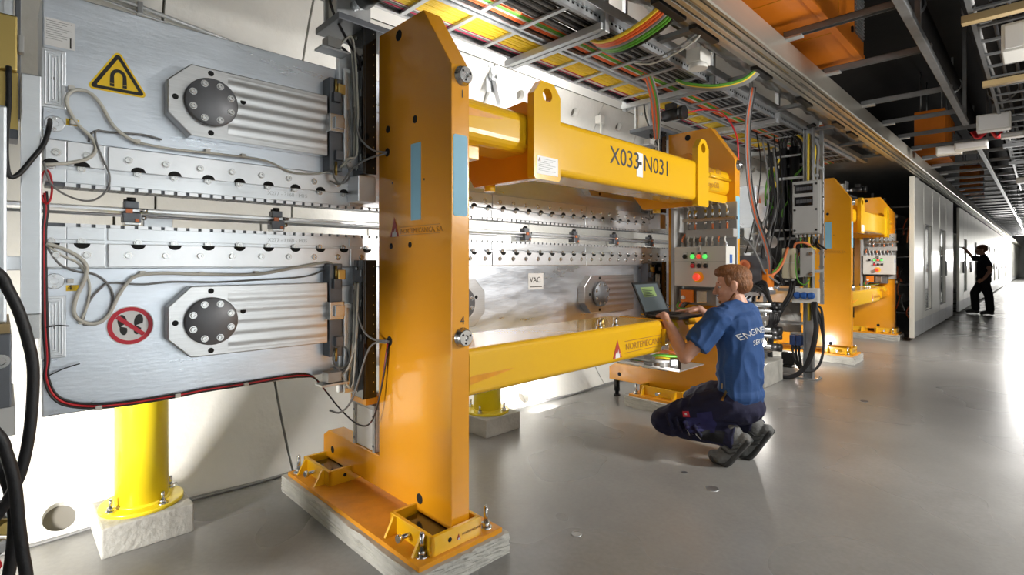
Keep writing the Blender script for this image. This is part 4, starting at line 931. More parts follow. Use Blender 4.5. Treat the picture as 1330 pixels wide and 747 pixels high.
# ------------------------------------------------------------------ control box on the far column
def control(label, labs):
    T = thing('control_station', label, 'control box', (-1.83, 3.85, .83), 'control stations')
    part('backplate', MB().box(-2.045, -2.02, 3.76, 3.944, .82, 1.665, .003).box(-2.045, -1.60, 3.925, 3.944, .95, 1.665), 'grey_box', T)
    bx = part('panel_box', MB().box(-2.006, -1.600, 3.74, 3.90, 1.025, 1.325, .004), 'off_white', T)
    part('lid_seam', MB().box(-2.004, -1.602, 3.7385, 3.7405, 1.212, 1.2145), 'grey_box', bx)
    lamps = ((-1.916, 1.253, 'black'), (-1.854, 1.253, 'green_lamp'), (-1.805, 1.253, 'red_lamp'), (-1.757, 1.253, 'green_lamp'), (-1.854, 1.183, 'red'), (-1.802, 1.183, 'black'), (-1.751, 1.183, 'black'))
    for x, z, m_ in lamps:
        f = part('label_frame', MB().box(x-.017, x+.017, 3.7365, 3.7405, z-.022, z+.028, .001), 'galv', bx)
        part('push_button', MB().lathe((x, 3.737, z-.002), (0, -1, 0), [(.0165, 0), (.0165, .012), (.0135, .016), (.0004, .017)], 16), m_, f)
        part('legend_plate', MB().box(x-.012, x+.012, 3.7355, 3.737, z+.017, z+.026), 'black' if m_ != 'black' else 'white', f)
    e = part('emergency_plate', MB().lathe((-1.811, 3.74, 1.096), (0, -1, 0), [(.043, 0), (.043, .004), (.0004, .004)], 28), 'cable_yellow', bx)
    part('emergency_button', MB().lathe((-1.811, 3.737, 1.096), (0, -1, 0), [(.015, 0), (.015, .018), (.026, .022), (.028, .034), (.024, .042), (.0004, .045)], 24), 'red_lamp', e)
    k = part('key_switch', MB().box(-1.82, -1.79, 3.725, 3.742, 1.285, 1.32, .002), 'galv', bx); part('key_slot', MB().box(-1.808, -1.802, 3.7235, 3.726, 1.295, 1.312), 'black', k)
    part('blue_sticker', MB().box(-1.6005, -1.5990, 3.80, 3.845, 1.20, 1.265), 'blue', bx)
    gl = MB()
    for i in range(8):
        x = -1.975+.048*i
        g = part('cable_gland', MB().lathe((x, 3.82, 1.325), (0, 0, 1), [(.017, 0), (.017, .014), (.013, .016), (.013, .03), (.010, .036), (.0004, .036)], 12), 'galv', bx)
        part('cable', MB().tube([(x, 3.82, 1.355), (x-.006, 3.82, 1.385), (x, 3.86, 1.43)], .007, 6, 4), 'off_white' if i % 3 else 'copper_orange', bx)
    part('trunking', MB().box(-1.96, -1.585, 3.83, 3.92, 1.395, 1.458, .004), 'grey_box', T)
    part('terminal_bar', MB().box(-1.985, -1.565, 3.82, 3.86, 1.52, 1.545, .003), 'steel', T)
    for i, x in enumerate((-1.935, -1.885, -1.80, -1.745, -1.69, -1.635)):
        r = .018 if i < 2 else .010
        c = part('connector', MB().cyl((x, 3.84, 1.545), (x, 3.84, 1.61), r, n=14).cyl((x, 3.84, 1.50), (x, 3.84, 1.52), r*1.1, n=14), 'bolt_steel', T)
        part('wire', MB().tube([(x, 3.84, 1.61), (x-.01, 3.845, 1.635), (x-.03, 3.87, 1.648), (x-.04, 3.92, 1.64)], .006, 6, 4), 'off_white', c)
        part('wire', MB().cyl((x, 3.84, 1.46), (x, 3.84, 1.50), .008, n=8), 'copper_orange' if i % 2 else 'grey_cable', c)
    u = part('cable_duct', MB().box(-2.0, -1.70, 3.80, 3.93, .88, 1.0, .004), 'dark_galv', T)
    part('orange_unit', MB().box(-1.97, -1.87, 3.77, 3.80, .90, .995, .006), 'orange', u); part('white_plug', MB().cyl((-1.945, 3.77, .935), (-1.945, 3.755, .935), .016, n=12), 'white', u)
    part('grey_plug', MB().box(-1.84, -1.76, 3.77, 3.80, .90, .99, .006), 'steel', u)
    for i in range(4): part('cable', MB().tube([(-1.99+.03*i, 3.78, .90), (-2.0+.02*i, 3.77, .86), (-1.93, 3.76, .85-.01*i), (-1.80, 3.78, .87)], .006, 6, 4), ('cable_green', 'cable_orange', 'grey_cable', 'black')[i], u)
    return T
CS = control('grey control station with green lamps, red button and cable glands on the far column', None)
# ------------------------------------------------------------------ laptop
LP = thing('laptop', 'black laptop open on the lower yellow crossbeam in front of the worker', 'laptop', (-1.66, 3.085, .853))
part('base', MB().box(-1.775, -1.54, 2.93, 3.24, .8535, .872, .004), 'black', LP)
kb = part('keyboard', MB().box(-1.745, -1.64, 2.95, 3.22, .871, .8735), 'dark_steel', LP)
for i in range(4):
    for j in range(11): part('key', MB().box(-1.742+.026*i, -1.720+.026*i, 2.953+.0243*j, 2.974+.0243*j, .8733, .8765), 'black', kb)
part('touchpad', MB().box(-1.625, -1.56, 3.04, 3.13, .8715, .8728), 'dark_steel', LP)
a = math.atan2(.21, -.10); du = Vector((-.43, 0, .903)); dn = Vector((.903, 0, .43)); o = Vector((-1.772, 0, .868))
def scr(u0, u1, y0, y1, t0, t1):
    mb = MB(); P = [o+du*u+dn*t+Vector((0, y, 0)) for t in (t0, t1) for u, y in ((u0, y0), (u0, y1), (u1, y1), (u1, y0))]
    return mb.add(P, [(3, 2, 1, 0), (4, 5, 6, 7), (0, 1, 5, 4), (1, 2, 6, 5), (2, 3, 7, 6), (3, 0, 4, 7)])
lid = part('lid', scr(0, .228, 2.93, 3.24, -.008, 0), 'black', LP)
sc_ = part('screen', scr(.022, .212, 2.945, 3.225, 0, .0012), 'screen', lid)
part('window_on_screen', scr(.12, .19, 3.0, 3.16, .0012, .0018), 'screen_green', sc_)
for k in range(5): part('print_line', scr(.128+.011*k, .133+.011*k, 3.01, 3.13-.02*(k % 3), .0018, .0023), 'screen_ink', sc_)
# ------------------------------------------------------------------ intersection between the two undulators
PO = thing('cable_post', 'galvanised cable post standing between the two yellow frames', 'post', (-1.70, 6.0, 0))
part('channel_post', MB().box(-1.745, -1.74, 5.965, 6.035, .01, 2.62).box(-1.66, -1.655, 5.965, 6.035, .01, 2.62).box(-1.745, -1.655, 6.03, 6.035, .01, 2.62), 'galv', PO)
part('base_plate', MB().box(-1.80, -1.60, 5.92, 6.08, 0, .012, .002), 'galv', PO)
for x, y in ((-1.785, 5.935), (-1.615, 5.935), (-1.785, 6.065), (-1.615, 6.065)): part('anchor_bolt', MB().hexnut((x, y, .012), (x, y, .025), .012), 'bolt_steel', PO)
part('yellow_cable', MB().tube([(-1.70, 6.0, 2.55), (-1.705, 6.0, 2.0), (-1.70, 6.0, 1.2), (-1.70, 6.0, .6)], .014, 8, 3), 'cable_yellow', PO)
for z in (.55, .9, 1.45, 2.1): part('cross_tie', MB().box(-2.02, -1.62, 6.035, 6.055, z, z+.03, .002), 'galv', PO)
st = thing('slotted_strut', 'thin upright slotted strut beside the far yellow frame', 'steel strut', (-1.655, 6.3, .75))
part('strut', MB().box(-1.675, -1.64, 6.28, 6.315, .76, 2.66, .003), 'galv', st); part('red_cap', MB().box(-1.678, -1.637, 6.277, 6.318, 2.655, 2.69, .003), 'cable_orange', st)
for k in range(12): part('side_clip', MB().box(-1.68, -1.63, 6.27, 6.28, .85+.15*k, .87+.15*k), 'galv', st)
part('tie_bar', MB().box(-1.67, -1.645, 6.03, 6.29, 1.1, 1.13).box(-1.67, -1.645, 6.03, 6.29, 2.2, 2.23), 'galv', st)
db = thing('distribution_box', 'grey electrical distribution box with two dark breaker windows on the cable post', 'electrical box', (-1.70, 5.99, 1.5))
part('housing', MB().box(-1.83, -1.57, 5.90, 5.97, 1.50, 2.05, .008), 'grey_box', db)
part('lid', MB().box(-1.82, -1.58, 5.885, 5.90, 1.51, 2.04, .006), 'grey_box', db)
for z0 in (1.92, 1.79):
    w_ = part('breaker_window', MB().box(-1.795, -1.63, 5.876, 5.888, z0, z0+.095, .004), 'black_gloss', db)
    for k in range(9): part('breaker', MB().box(-1.782+.016*k, -1.770+.016*k, 5.872, 5.877, z0+.03, z0+.065), 'dark_steel', w_)
for x in (-1.80, -1.60):
    for z in (1.54, 2.01, 1.75): part('lid_screw', MB().cyl((x, 5.886, z), (x, 5.88, z), .011, n=10), 'black', db)
for k in range(6):
    x = -1.80+.04*k
    part('cable_gland', MB().cyl((x, 5.94, 1.505), (x, 5.94, 1.47), .014, n=10), 'grey_box', db)
    part('cable', MB().tube([(x, 5.94, 1.475), (x+.005, 5.93, 1.40), (x+.03+.01*k, 5.92, 1.34), (-1.66+.01*k, 5.95, 1.36+.01*k), (-1.63, 5.99, 1.45)], .009, 6, 5), ('black', 'cable_green', 'black', 'cable_yellow', 'black', 'rubber')[k], db)
cd = thing('conduit_pair', 'pair of thick black upright conduits left of the distribution box', 'conduit', (-1.93, 6.12, 1.2))
for x, r in ((-1.985, .038), (-1.875, .050)):
    c = part('conduit', MB().cyl((x, 6.12, 1.15), (x, 6.12, 2.46), r, n=20), 'rubber', cd)
    for k in range(3): part('cable', MB().tube([(x-.02+.02*k, 6.12, 2.45), (x-.02+.03*k, 6.1, 2.54), (x+.06+.03*k, 6.0, 2.60), (x+.25, 5.9+.03*k, 2.62)], .014, 6, 5), 'black', c)
for z in (1.55, 2.35): part('strap', MB().box(-2.05, -1.80, 6.06, 6.075, z, z+.02), 'galv', cd)
mt = thing('riser_cables', 'yellow and black cables running up the cable post', 'cables', (-1.68, 6.05, 2.0))
for k, (m_, x) in enumerate((('black', -1.77), ('cable_yellow', -1.73), ('black', -1.70), ('cable_yellow', -1.672), ('grey_cable', -1.645))):
    part('cable', MB().tube([(x, 6.07, 2.05), (x+.005, 6.07, 2.25), (x-.01+.006*k, 6.06, 2.42), (x-.06, 6.05, 2.54), (x-.16+.02*k, 6.05, 2.60)], .015, 8, 5), m_, mt)
bb = thing('beige_switch_box', 'beige switch box below the black conduits', 'electrical box', (-1.86, 5.94, 1.04))
part('housing', MB().box(-1.93, -1.80, 5.90, 5.99, 1.04, 1.36, .008), 'beige', bb); part('seam', MB().box(-1.931, -1.799, 5.8985, 5.901, 1.20, 1.205), 'off_white', bb)
part('seam', MB().box(-1.867, -1.864, 5.8985, 5.901, 1.045, 1.355), 'off_white', bb)
for x in (-1.90, -1.84): part('gland', MB().cyl((x, 5.945, 1.045), (x, 5.945, 1.0), .018, n=12), 'grey_box', bb)
part('back_bracket', MB().box(-1.90, -1.70, 5.985, 6.035, 1.15, 1.2), 'galv', bb)
gb = thing('power_supply_box', 'grey power supply box on the cable post right of the beige box', 'electrical box', (-1.69, 5.94, 1.06))
part('housing', MB().box(-1.755, -1.635, 5.895, 5.968, 1.06, 1.36, .006), 'grey_box', gb)
for z in (1.09, 1.30): part('knob', MB().cyl((-1.65, 5.896, z), (-1.65, 5.875, z), .017, n=12), 'steel', gb)
part('cable', MB().tube([(-1.80, 5.87, 1.36), (-1.78, 5.86, 1.405), (-1.70, 5.86, 1.41), (-1.65, 5.88, 1.38)], .012, 8, 5), 'copper_orange', gb)
part('cable', MB().tube([(-1.79, 5.87, 1.30), (-1.785, 5.86, 1.15), (-1.76, 5.86, 1.02), (-1.70, 5.86, .98), (-1.66, 5.87, 1.03)], .007, 8, 5), 'cable_green', gb)
sk = thing('socket_box', 'white box with three blue sockets on the cable post', 'socket box', (-1.71, 5.93, .79))
part('housing', MB().box(-1.83, -1.585, 5.89, 5.968, .79, .945, .008), 'off_white', sk)
for x in (-1.775, -1.71, -1.645):
    s = part('blue_socket', MB().lathe((x, 5.89, .868), (0, -1, 0), [(.036, 0), (.036, .02), (.030, .03), (.026, .03), (.024, .022), (.0004, .022)], 18), 'blue', sk); part('socket_lid', MB().box(x-.026, x+.026, 5.850, 5.862, .85, .895, .006), 'blue', s)
pl = thing('plug_block', 'dark blue plug connectors on a bracket low on the cable post', 'connector', (-1.77, 5.95, .33))
part('bracket', MB().box(-1.86, -1.745, 5.93, 6.03, .45, .47, .002).box(-1.85, -1.745, 5.93, 6.0, .30, .33, .002), 'galv', pl)
for x in (-1.825, -1.765): part('plug', MB().box(x-.026, x+.026, 5.88, 5.96, .345, .45, .008), 'dark_blue', pl)
for k in range(3): part('cable', MB().tube([(-1.83+.03*k, 5.92, .345), (-1.825+.03*k, 5.91, .25), (-1.78+.02*k, 5.90, .14), (-1.71, 5.92, .08+.01*k), (-1.62, 5.98, .12), (-1.58, 6.05, .3), (-1.60, 6.08, .5+.1*k), (-1.66, 6.07, .75)], .012, 8, 5), 'rubber', pl)
big = thing('power_cable', 'thick black power cable hanging in a big loop from the cable post to the floor', 'cable', (-1.85, 5.85, 0))
for k in range(2):
    q = .022*k
    part('sheath', MB().tube([(-1.84+q, 5.93, 1.01), (-1.85+q, 5.86, .86), (-1.955+q, 5.82, .65), (-2.017+q, 5.80, .40), (-2.02+q, 5.79, .16), (-1.955+q, 5.78, .04), (-1.842+q, 5.78, .024), (-1.733+q*.6, 5.79, .085), (-1.640+q*.6, 5.80, .245), (-1.59+q*.5, 5.82, .52), (-1.605+q*.5, 5.84, .70), (-1.63+q, 5.90, .80)], .019, 10, 6), 'rubber', big)
# beam line equipment behind the post
pd = single('pedestal_block', MB().box(-2.6, -1.86, 5.22, 5.72, 0, .22, .008), 'block_concrete', 'concrete pedestal behind the worker under the beam line equipment', 'concrete block')
ss = thing('support_stage', 'grey steel support stage with rods on the concrete pedestal', 'stage', (-2.2, 5.5, .22))
part('lower_plate', MB().box(-2.5, -1.92, 5.28, 5.66, .30, .34, .004), 'steel', ss); part('upper_plate', MB().box(-2.5, -1.94, 5.28, 5.66, .62, .66, .004), 'aluminium', ss)
for x in (-2.42, -2.0):
    for y in (5.32, 5.62): part('leg', MB().cyl((x, y, .22), (x, y, .90), .02, n=12), 'bolt_steel', ss)
for z, r in ((.40, .028), (.50, .02), (.56, .03), (.74, .018), (.80, .026)):
    t = part('pipe', MB().cyl((-2.5, 5.25, z), (-1.78, 5.25, z), r, n=14), 'steel', ss); part('pipe_end', MB().cyl((-1.79, 5.25, z), (-1.72, 5.25, z), r*1.35, n=14), 'black', t)
part('top_plate', MB().box(-2.55, -1.92, 5.25, 5.7, .88, .92, .004), 'aluminium', ss)
for k in range(5): part('hose', MB().tube([(-1.95-.05*k, 5.3, .85), (-1.88, 5.22, .95+.02*k), (-1.82, 5.24, .86), (-1.84+.02*k, 5.3, .66), (-1.9, 5.34, .45+.03*k)], .012, 6, 5), 'rubber', ss)
qm = thing('quadrupole_magnet', 'dark steel magnet block on the support stage behind the worker\'s head', 'magnet', (-2.2, 5.5, .92))
part('yoke', MB().prism([(-2.45, .94), (-2.40, .92), (-2.0, .92), (-1.95, .97), (-1.95, 1.22), (-2.0, 1.28), (-2.40, 1.28), (-2.45, 1.22)], 'y', 5.36, 5.62, .004), 'dark_steel', qm)
for x in (-2.32, -2.10):
    for z in (1.02, 1.18): part('coil', MB().lathe((x, 5.36, z), (0, -1, 0), [(.055, 0), (.055, .03), (.03, .03), (.03, .01), (.0004, .01)], 16), 'copper_orange', qm)
part('side_bracket', MB().box(-1.95, -1.90, 5.40, 5.58, .96, 1.14, .003), 'orange', qm)
vp = thing('vacuum_pump', 'shiny steel vacuum pump with flanges behind the worker', 'vacuum pump', (-2.1, 5.75, 1.28))
part('pump_body', MB().lathe((-2.1, 5.70, 1.28), (0, 0, 1), [(.07, 0), (.07, .04), (.05, .045), (.05, .20), (.085, .205), (.085, .235), (.05, .24), (.045, .36), (.0004, .36)], 28), 'machined', vp)
part('side_port', MB().cyl((-2.1, 5.70, 1.42), (-1.93, 5.64, 1.42), .035, n=18).cyl((-1.95, 5.645, 1.42), (-1.925, 5.637, 1.42), .062, n=20), 'machined', vp)
for k in range(8): t = k*math.pi/4; part('flange_bolt', MB().hexnut((-2.1+.068*math.cos(t), 5.70+.068*math.sin(t), 1.515), (-2.1+.068*math.cos(t), 5.70+.068*math.sin(t), 1.53), .009), 'bolt_steel', vp)
bp = thing('beam_bellows', 'steel bellows and flanges of the beam pipe between the frames', 'beam pipe', (-2.45, 5.75, 1.34))
part('bellows', MB().lathe((-2.45, 5.24, BEAM), (0, 1, 0), [(.05, 0), (.05, .02), (.03, .02)] + [(.03+.012*(k % 2), .03+.012*k) for k in range(24)] + [(.05, .33), (.05, .36), (.03, .36), (.03, .9)], 20), 'steel', bp)
for k, (m_, pts, r) in enumerate((('copper_orange', [(-2.12, 5.58, 1.20), (-2.06, 5.5, 1.10), (-1.98, 5.48, 1.06), (-1.886, 5.5, 1.085), (-1.835, 5.6, 1.18), (-1.84, 5.8, 1.36)], .014), ('cable_green', [(-2.13, 5.55, 1.21), (-2.06, 5.47, 1.12), (-1.97, 5.45, 1.085), (-1.87, 5.5, 1.12), (-1.83, 5.62, 1.25)], .008), ('grey_cable', [(-2.2, 5.4, 1.5), (-2.05, 5.3, 1.42), (-1.95, 5.3, 1.25), (-1.92, 5.4, 1.1), (-1.86, 5.6, 1.0)], .010), ('black', [(-2.05, 5.5, 1.6), (-1.98, 5.45, 1.5), (-1.93, 5.45, 1.35), (-1.88, 5.55, 1.2), (-1.85, 5.7, .98)], .012), ('black', [(-2.1, 5.25, 1.05), (-1.98, 5.2, 1.0), (-1.86, 5.25, .90), (-1.82, 5.3, .7), (-1.86, 5.3, .5)], .016))):
    single('hanging_cable', MB().tube(pts, r, 8, 6), m_, ('orange hose curving below the vacuum pump', 'green wire following the orange hose below the pump', 'grey cable falling past the dark magnet block', 'thin black cable hanging beside the vacuum pump', 'thick black hose bending down over the support stage')[k], 'cable', 'cables around the pump')
cp_ = thing('wiring_backboard', 'dark panel with wiring behind the black conduits', 'panel', (-2.05, 6.14, 1.0))
part('sheet', MB().box(-2.16, -1.78, 6.165, 6.175, .95, 2.45), 'black', cp_)
for k in (0, 4): part('stay', MB().box(-2.15, -1.80, 6.15, 6.165, 1.05+.3*k, 1.08+.3*k), 'galv', cp_)
rr = random.Random(21)
for k in range(14):
    x = -2.14+rr.random()*.34; z = 1.25+rr.random()*1.0
    part('wire', MB().tube([(x, 6.15, z+.25), (x+rr.uniform(-.05, .05), 6.10, z+.1), (x+rr.uniform(-.08, .08), 6.08, z-.05), (x+rr.uniform(-.06, .06), 6.12, z-.2)], rr.choice((.006, .009, .012)), 6, 4), rr.choice(('black', 'black', 'grey_cable', 'copper_orange', 'rubber', 'cable_yellow', 'cable_green')), cp_)
for k in range(9):
    y0 = 5.3+.08*k; x = -1.98+.03*(k % 4); zt = 2.56-.05*(k % 3)
    single('riser_wire', MB().tube([(x-.1, y0+.3, zt), (x, y0+.15, 2.2-.07*k), (x+.05*math.sin(k), y0+.05, 1.8-.05*k), (x-.04, y0, 1.5-.06*k), (x-.10+.02*k, y0+.02, 1.30-.04*k)], (.006, .009, .012)[k % 3], 7, 5), ('black', 'grey_cable', 'rubber', 'black')[k % 4], 'dark wire hanging among others between the far column and the black conduits', 'wire', 'wires hanging in the gap between the frames')
lm = thing('inspection_lamp', 'small bright inspection lamp clipped behind the worker\'s back', 'lamp', (-1.86, 5.18, .40))
part('housing', MB().cyl((-1.86, 5.22, .44), (-1.86, 5.17, .44), .03, .036, n=16), 'black', lm); part('lens', MB().cyl((-1.86, 5.17, .44), (-1.86, 5.166, .44), .033, n=16), 'lamp_on', lm)
part('clip', MB().box(-1.87, -1.85, 5.20, 5.26, .395, .425), 'black', lm)
point('inspection_lamp_light', (-1.86, 5.13, .44), 6)
l2 = thing('work_lamp', 'unseen lamp added on the floor behind the cable post to light the farther column', 'lamp', (-2.05, 6.5, 0))
part('housing', MB().box(-2.12, -1.98, 6.46, 6.52, .03, .17, .01), 'black', l2); part('lens', MB().box(-2.11, -1.99, 6.52, 6.526, .045, .155, .002), 'lamp_on', l2); part('stand', MB().box(-2.10, -2.0, 6.44, 6.54, 0, .03, .004), 'black', l2)
point('column_fill', (-2.05, 6.58, .14), 22, r=.05)  # hidden light added to brighten the farther column
# ------------------------------------------------------------------ equipment at the left edge (end of the previous section)
ab = thing('alignment_bar', 'flat upright aluminium bar at the left edge beside the girders', 'metal bar', (-2.0, .055, .6))
part('bar', MB().box(-2.045, -2.0, .034, .077, 1.055, 1.735, .003), 'aluminium', ab); part('end_block', MB().box(-2.045, -2.002, .036, .075, .985, 1.055, .002), 'steel', ab)
part('side_arm', MB().box(-2.05, -2.005, -.40, .034, 1.18, 1.22, .002), 'aluminium', ab)
rs = thing('linear_stage', 'upright linear stage with brass block at the upper left edge', 'linear stage', (-2.1, .0, 1.55))
part('profile', MB().box(-2.13, -2.09, -.06, .020, 1.60, 2.20, .003).box(-2.09, -2.08, .0, .012, 1.60, 2.18), 'aluminium', rs)
part('profile', MB().box(-2.12, -2.08, .024, .036, 1.62, 2.14, .002), 'dark_steel', rs)
part('brass_block', MB().box(-2.08, -2.03, -.02, .028, 1.745, 1.90, .004), 'brass', rs)
part('brass_rail', MB().box(-2.085, -2.05, -.02, .030, 1.58, 1.745, .002), 'brass', rs)
part('side_plug', MB().box(-2.06, -2.03, .030, .042, 1.80, 1.85, .003), 'grey_box', rs)
part('cable', MB().tube([(-2.02, .010, 1.75), (-2.0, .010, 1.65), (-1.98, .006, 1.57), (-1.96, .004, 1.494), (-1.955, .011, 1.437), (-1.96, .03, 1.445), (-1.97, .057, 1.491), (-1.985, .082, 1.54), (-2.02, .095, 1.60), (-2.2, .105, 1.655)], .0065, 8, 5), 'rubber', rs)
part('base', MB().box(-2.15, -2.05, -.3, .03, 1.555, 1.585, .003), 'dark_steel', rs)
gs = thing('granite_support', 'dark granite support block with a white housing at the left edge', 'support block', (-2.0, -.2, 0))
part('granite', MB().box(-2.3, -1.90, -.60, .015, .82, 1.015, .004), 'dark_steel', gs); part('wood_spacer', MB().box(-2.28, -1.91, -.55, .012, 1.015, 1.04), 'wood', gs)
part('white_housing', MB().box(-2.28, -1.93, -.60, .006, 1.04, 1.62, .006), 'aluminium', gs); part('lower_plate', MB().box(-2.28, -1.92, -.55, .022, .74, .82, .003), 'grey_box', gs)
part('pillar', MB().box(-2.2, -2.0, -.5, -.06, 0, .74, .004), 'off_white', gs)
bt = part('bolt', MB().lathe((-1.90, -.005, .945), (1, 0, 0), [(.018, 0), (.018, .012), (.010, .012), (.009, .004), (.0004, .004)], 16), 'bolt_steel', gs)
for k, (pts, x, r, lab) in enumerate((([(-.25, 1.30), (-.09, 1.25), (-.012, 1.184), (.006, 1.147), (.023, 1.098), (.036, 1.041), (.045, .974), (.042, .877), (.033, .797), (.018, .737), (-.014, .676), (-.1, .56)], -1.5, .0105, 'black hose arching down the left edge in front'),
                                      ([(-.1, .98), (-.014, .866), (.004, .815), (.016, .75), (.022, .669), (.028, .604), (.035, .538), (.05, .3), (.03, .013)], -1.46, .011, 'black hose running to the floor at the lower left corner'),
                                      ([(-.1, .95), (-.014, .80), (-.003, .77), (.010, .717), (.016, .64), (.0, .5), (-.05, .3), (-.1, .012)], -1.52, .011, 'third black hose crossing behind the others at the lower left'))):
    single('black_hose', MB().tube([(x, a_, b_) for a_, b_ in pts], r, 10, 6), 'rubber', lab, 'hose', 'hoses at the left edge')
cn = thing('hose_manifold', 'cluster of brass and steel hose fittings at the lower left corner', 'fittings', (-1.75, -.02, .45))
part('manifold_body', MB().box(-1.80, -1.70, -.3, -.02, .40, .66, .004), 'dark_steel', cn); part('stand', MB().box(-1.78, -1.72, -.2, -.1, 0, .40, .003), 'galv', cn)
for k, (z, m_) in enumerate(((.42, 'brass'), (.47, 'steel'), (.52, 'red'), (.56, 'steel'), (.60, 'brass'), (.635, 'steel'))):
    part('fitting', MB().cyl((-1.70, -.06+.012*k, z), (-1.64, -.035+.01*k, z), .014, n=10).cyl((-1.66, -.045+.012*k, z), (-1.645, -.04+.01*k, z), .019, n=6), m_, cn)
# ------------------------------------------------------------------ the second undulator, one cell farther on
OFF = (0, 6.1, 0)
SK = ('magnet_pole', 'bolt', 'slot_screw', 'slot_bolt', 'cable', 'cable_clip', 'housing_screw', 'no', 'warning_sign', 'prohibition_sign', 'wire_coil', 'paper_label', 'number_tag', 'printed_label', 'pin_hole')
copy_tree(FR, OFF, label='farther yellow steel support frame behind the cable post', skip=('serial_lettering', 'paper_patch', 'dash'))
copy_tree(GU, OFF, label='upper magnet girder of the farther frame behind the black conduits', skip=SK)
copy_tree(GL, OFF, label='lower magnet girder of the farther frame behind the cable post', skip=SK)
copy_tree(CS, OFF, label='control station with yellow emergency plate on the farther frame')
for (b, t), l1, l2 in ((BLK[0], 'concrete plinth block right behind the cable post', 'orange base plate right behind the cable post'), (BLK[1], 'small visible plinth block between the farther frame and the doors', 'base plate of the farther frame\'s last column')):
    copy_tree(b, OFF, label=l1); copy_tree(t, OFF, label=l2)
copy_tree(DU2, OFF, label='upper drive slide with motor on the last column of the farther frame', skip=SK)
copy_tree(DU, OFF, label='upper drive slide with motor on the first column of the farther frame', skip=SK)
tri = MB().prism([(6.26, 1.90), (6.34, 1.90), (6.30, 1.98)], 'x', FX, FX+.002)
gu2 = [o_ for o_ in COL.objects if o_.get('label', '').startswith('upper magnet girder of the farther')][0]
part('warning_sign', tri, 'cable_orange', gu2)
lf = thing('levelling_leg', 'thin black levelling leg under the farther frame beside the doors', 'support leg', (-1.66, 10.07, 0)); part('rod', MB().cyl((-1.66, 10.07, .01), (-1.66, 10.07, .15), .018, n=12), 'black', lf); part('foot_pad', MB().cyl((-1.66, 10.07, 0), (-1.66, 10.07, .014), .03, n=16), 'black', lf)
# ------------------------------------------------------------------ people
from mathutils.bvhtree import BVHTree
def V(*a): return Vector(a[0] if len(a) == 1 else a)
def capsule(mb, p0, p1, r0, r1, n=14, rings=4):
    p0, p1 = V(p0), V(p1); d = p1-p0; L = d.length; d = d.normalized() if L > 1e-6 else V(0, 0, 1)
    prof = [(r0*math.sin(math.pi/2*k/rings)+1e-4, -r0*math.cos(math.pi/2*k/rings)) for k in range(rings+1)] + [(r1*math.cos(math.pi/2*k/rings)+1e-4, L+r1*math.sin(math.pi/2*k/rings)) for k in range(rings+1)]
    mb.lathe(p0, d, prof, n)
def ellip(mb, c, ax, ay, az, X=(1, 0, 0), Z=(0, 0, 1), n=18, rings=12):
    c = V(c); X = V(X).normalized(); Z = V(Z); Z = (Z-X*Z.dot(X)).normalized(); Y = Z.cross(X)
    vs = []; fs = []
    for i in range(rings+1):
        t = math.pi*i/rings
        for k in range(n):
            a = 2*math.pi*k/n; vs.append(c + X*(ax*math.sin(t)*math.cos(a)) + Y*(ay*math.sin(t)*math.sin(a)) + Z*(az*math.cos(t)))
    for i in range(rings):
        for k in range(n): fs.append((i*n+k, (i+1)*n+k, (i+1)*n+(k+1) % n, i*n+(k+1) % n))
    mb.add(vs, fs, True)
def chain(mb, pts, rs):
    for i in range(len(pts)-1): capsule(mb, pts[i], pts[i+1], rs[i], rs[i+1])
from mathutils import noise as mnoise
def remesh(name, mb, voxel, smooth, m_, parent, folds=0., fs=(9, 9, 5)):
    me = mb.mesh('tmp', m_, wloc(parent)); o = bpy.data.objects.new('tmp', me); COL.objects.link(o)
    r = o.modifiers.new('r', 'REMESH'); r.mode = 'VOXEL'; r.voxel_size = voxel; r.use_smooth_shade = True
    s = o.modifiers.new('s', 'SMOOTH'); s.factor = .5; s.iterations = smooth
    dg = bpy.context.evaluated_depsgraph_get(); dg.update()
    me2 = bpy.data.meshes.new_from_object(o.evaluated_get(dg)); bpy.data.objects.remove(o)
    me2.name = name; me2.polygons.foreach_set('use_smooth', [True]*len(me2.polygons)); me2.materials.clear(); me2.materials.append(MATS[m_])
    if folds:
        me2.update(); nn = [v.normal.copy() for v in me2.vertices]
        for v, n_ in zip(me2.vertices, nn):
            p = Vector((v.co.x*fs[0], v.co.y*fs[1], v.co.z*fs[2]))
            q = 1-abs(mnoise.noise(p+mnoise.noise_vector(p*.7)*.8))*2; v.co += n_*(folds*(q-.55))
    o = bpy.data.objects.new(name, me2); COL.objects.link(o); o.parent = parent
    return o
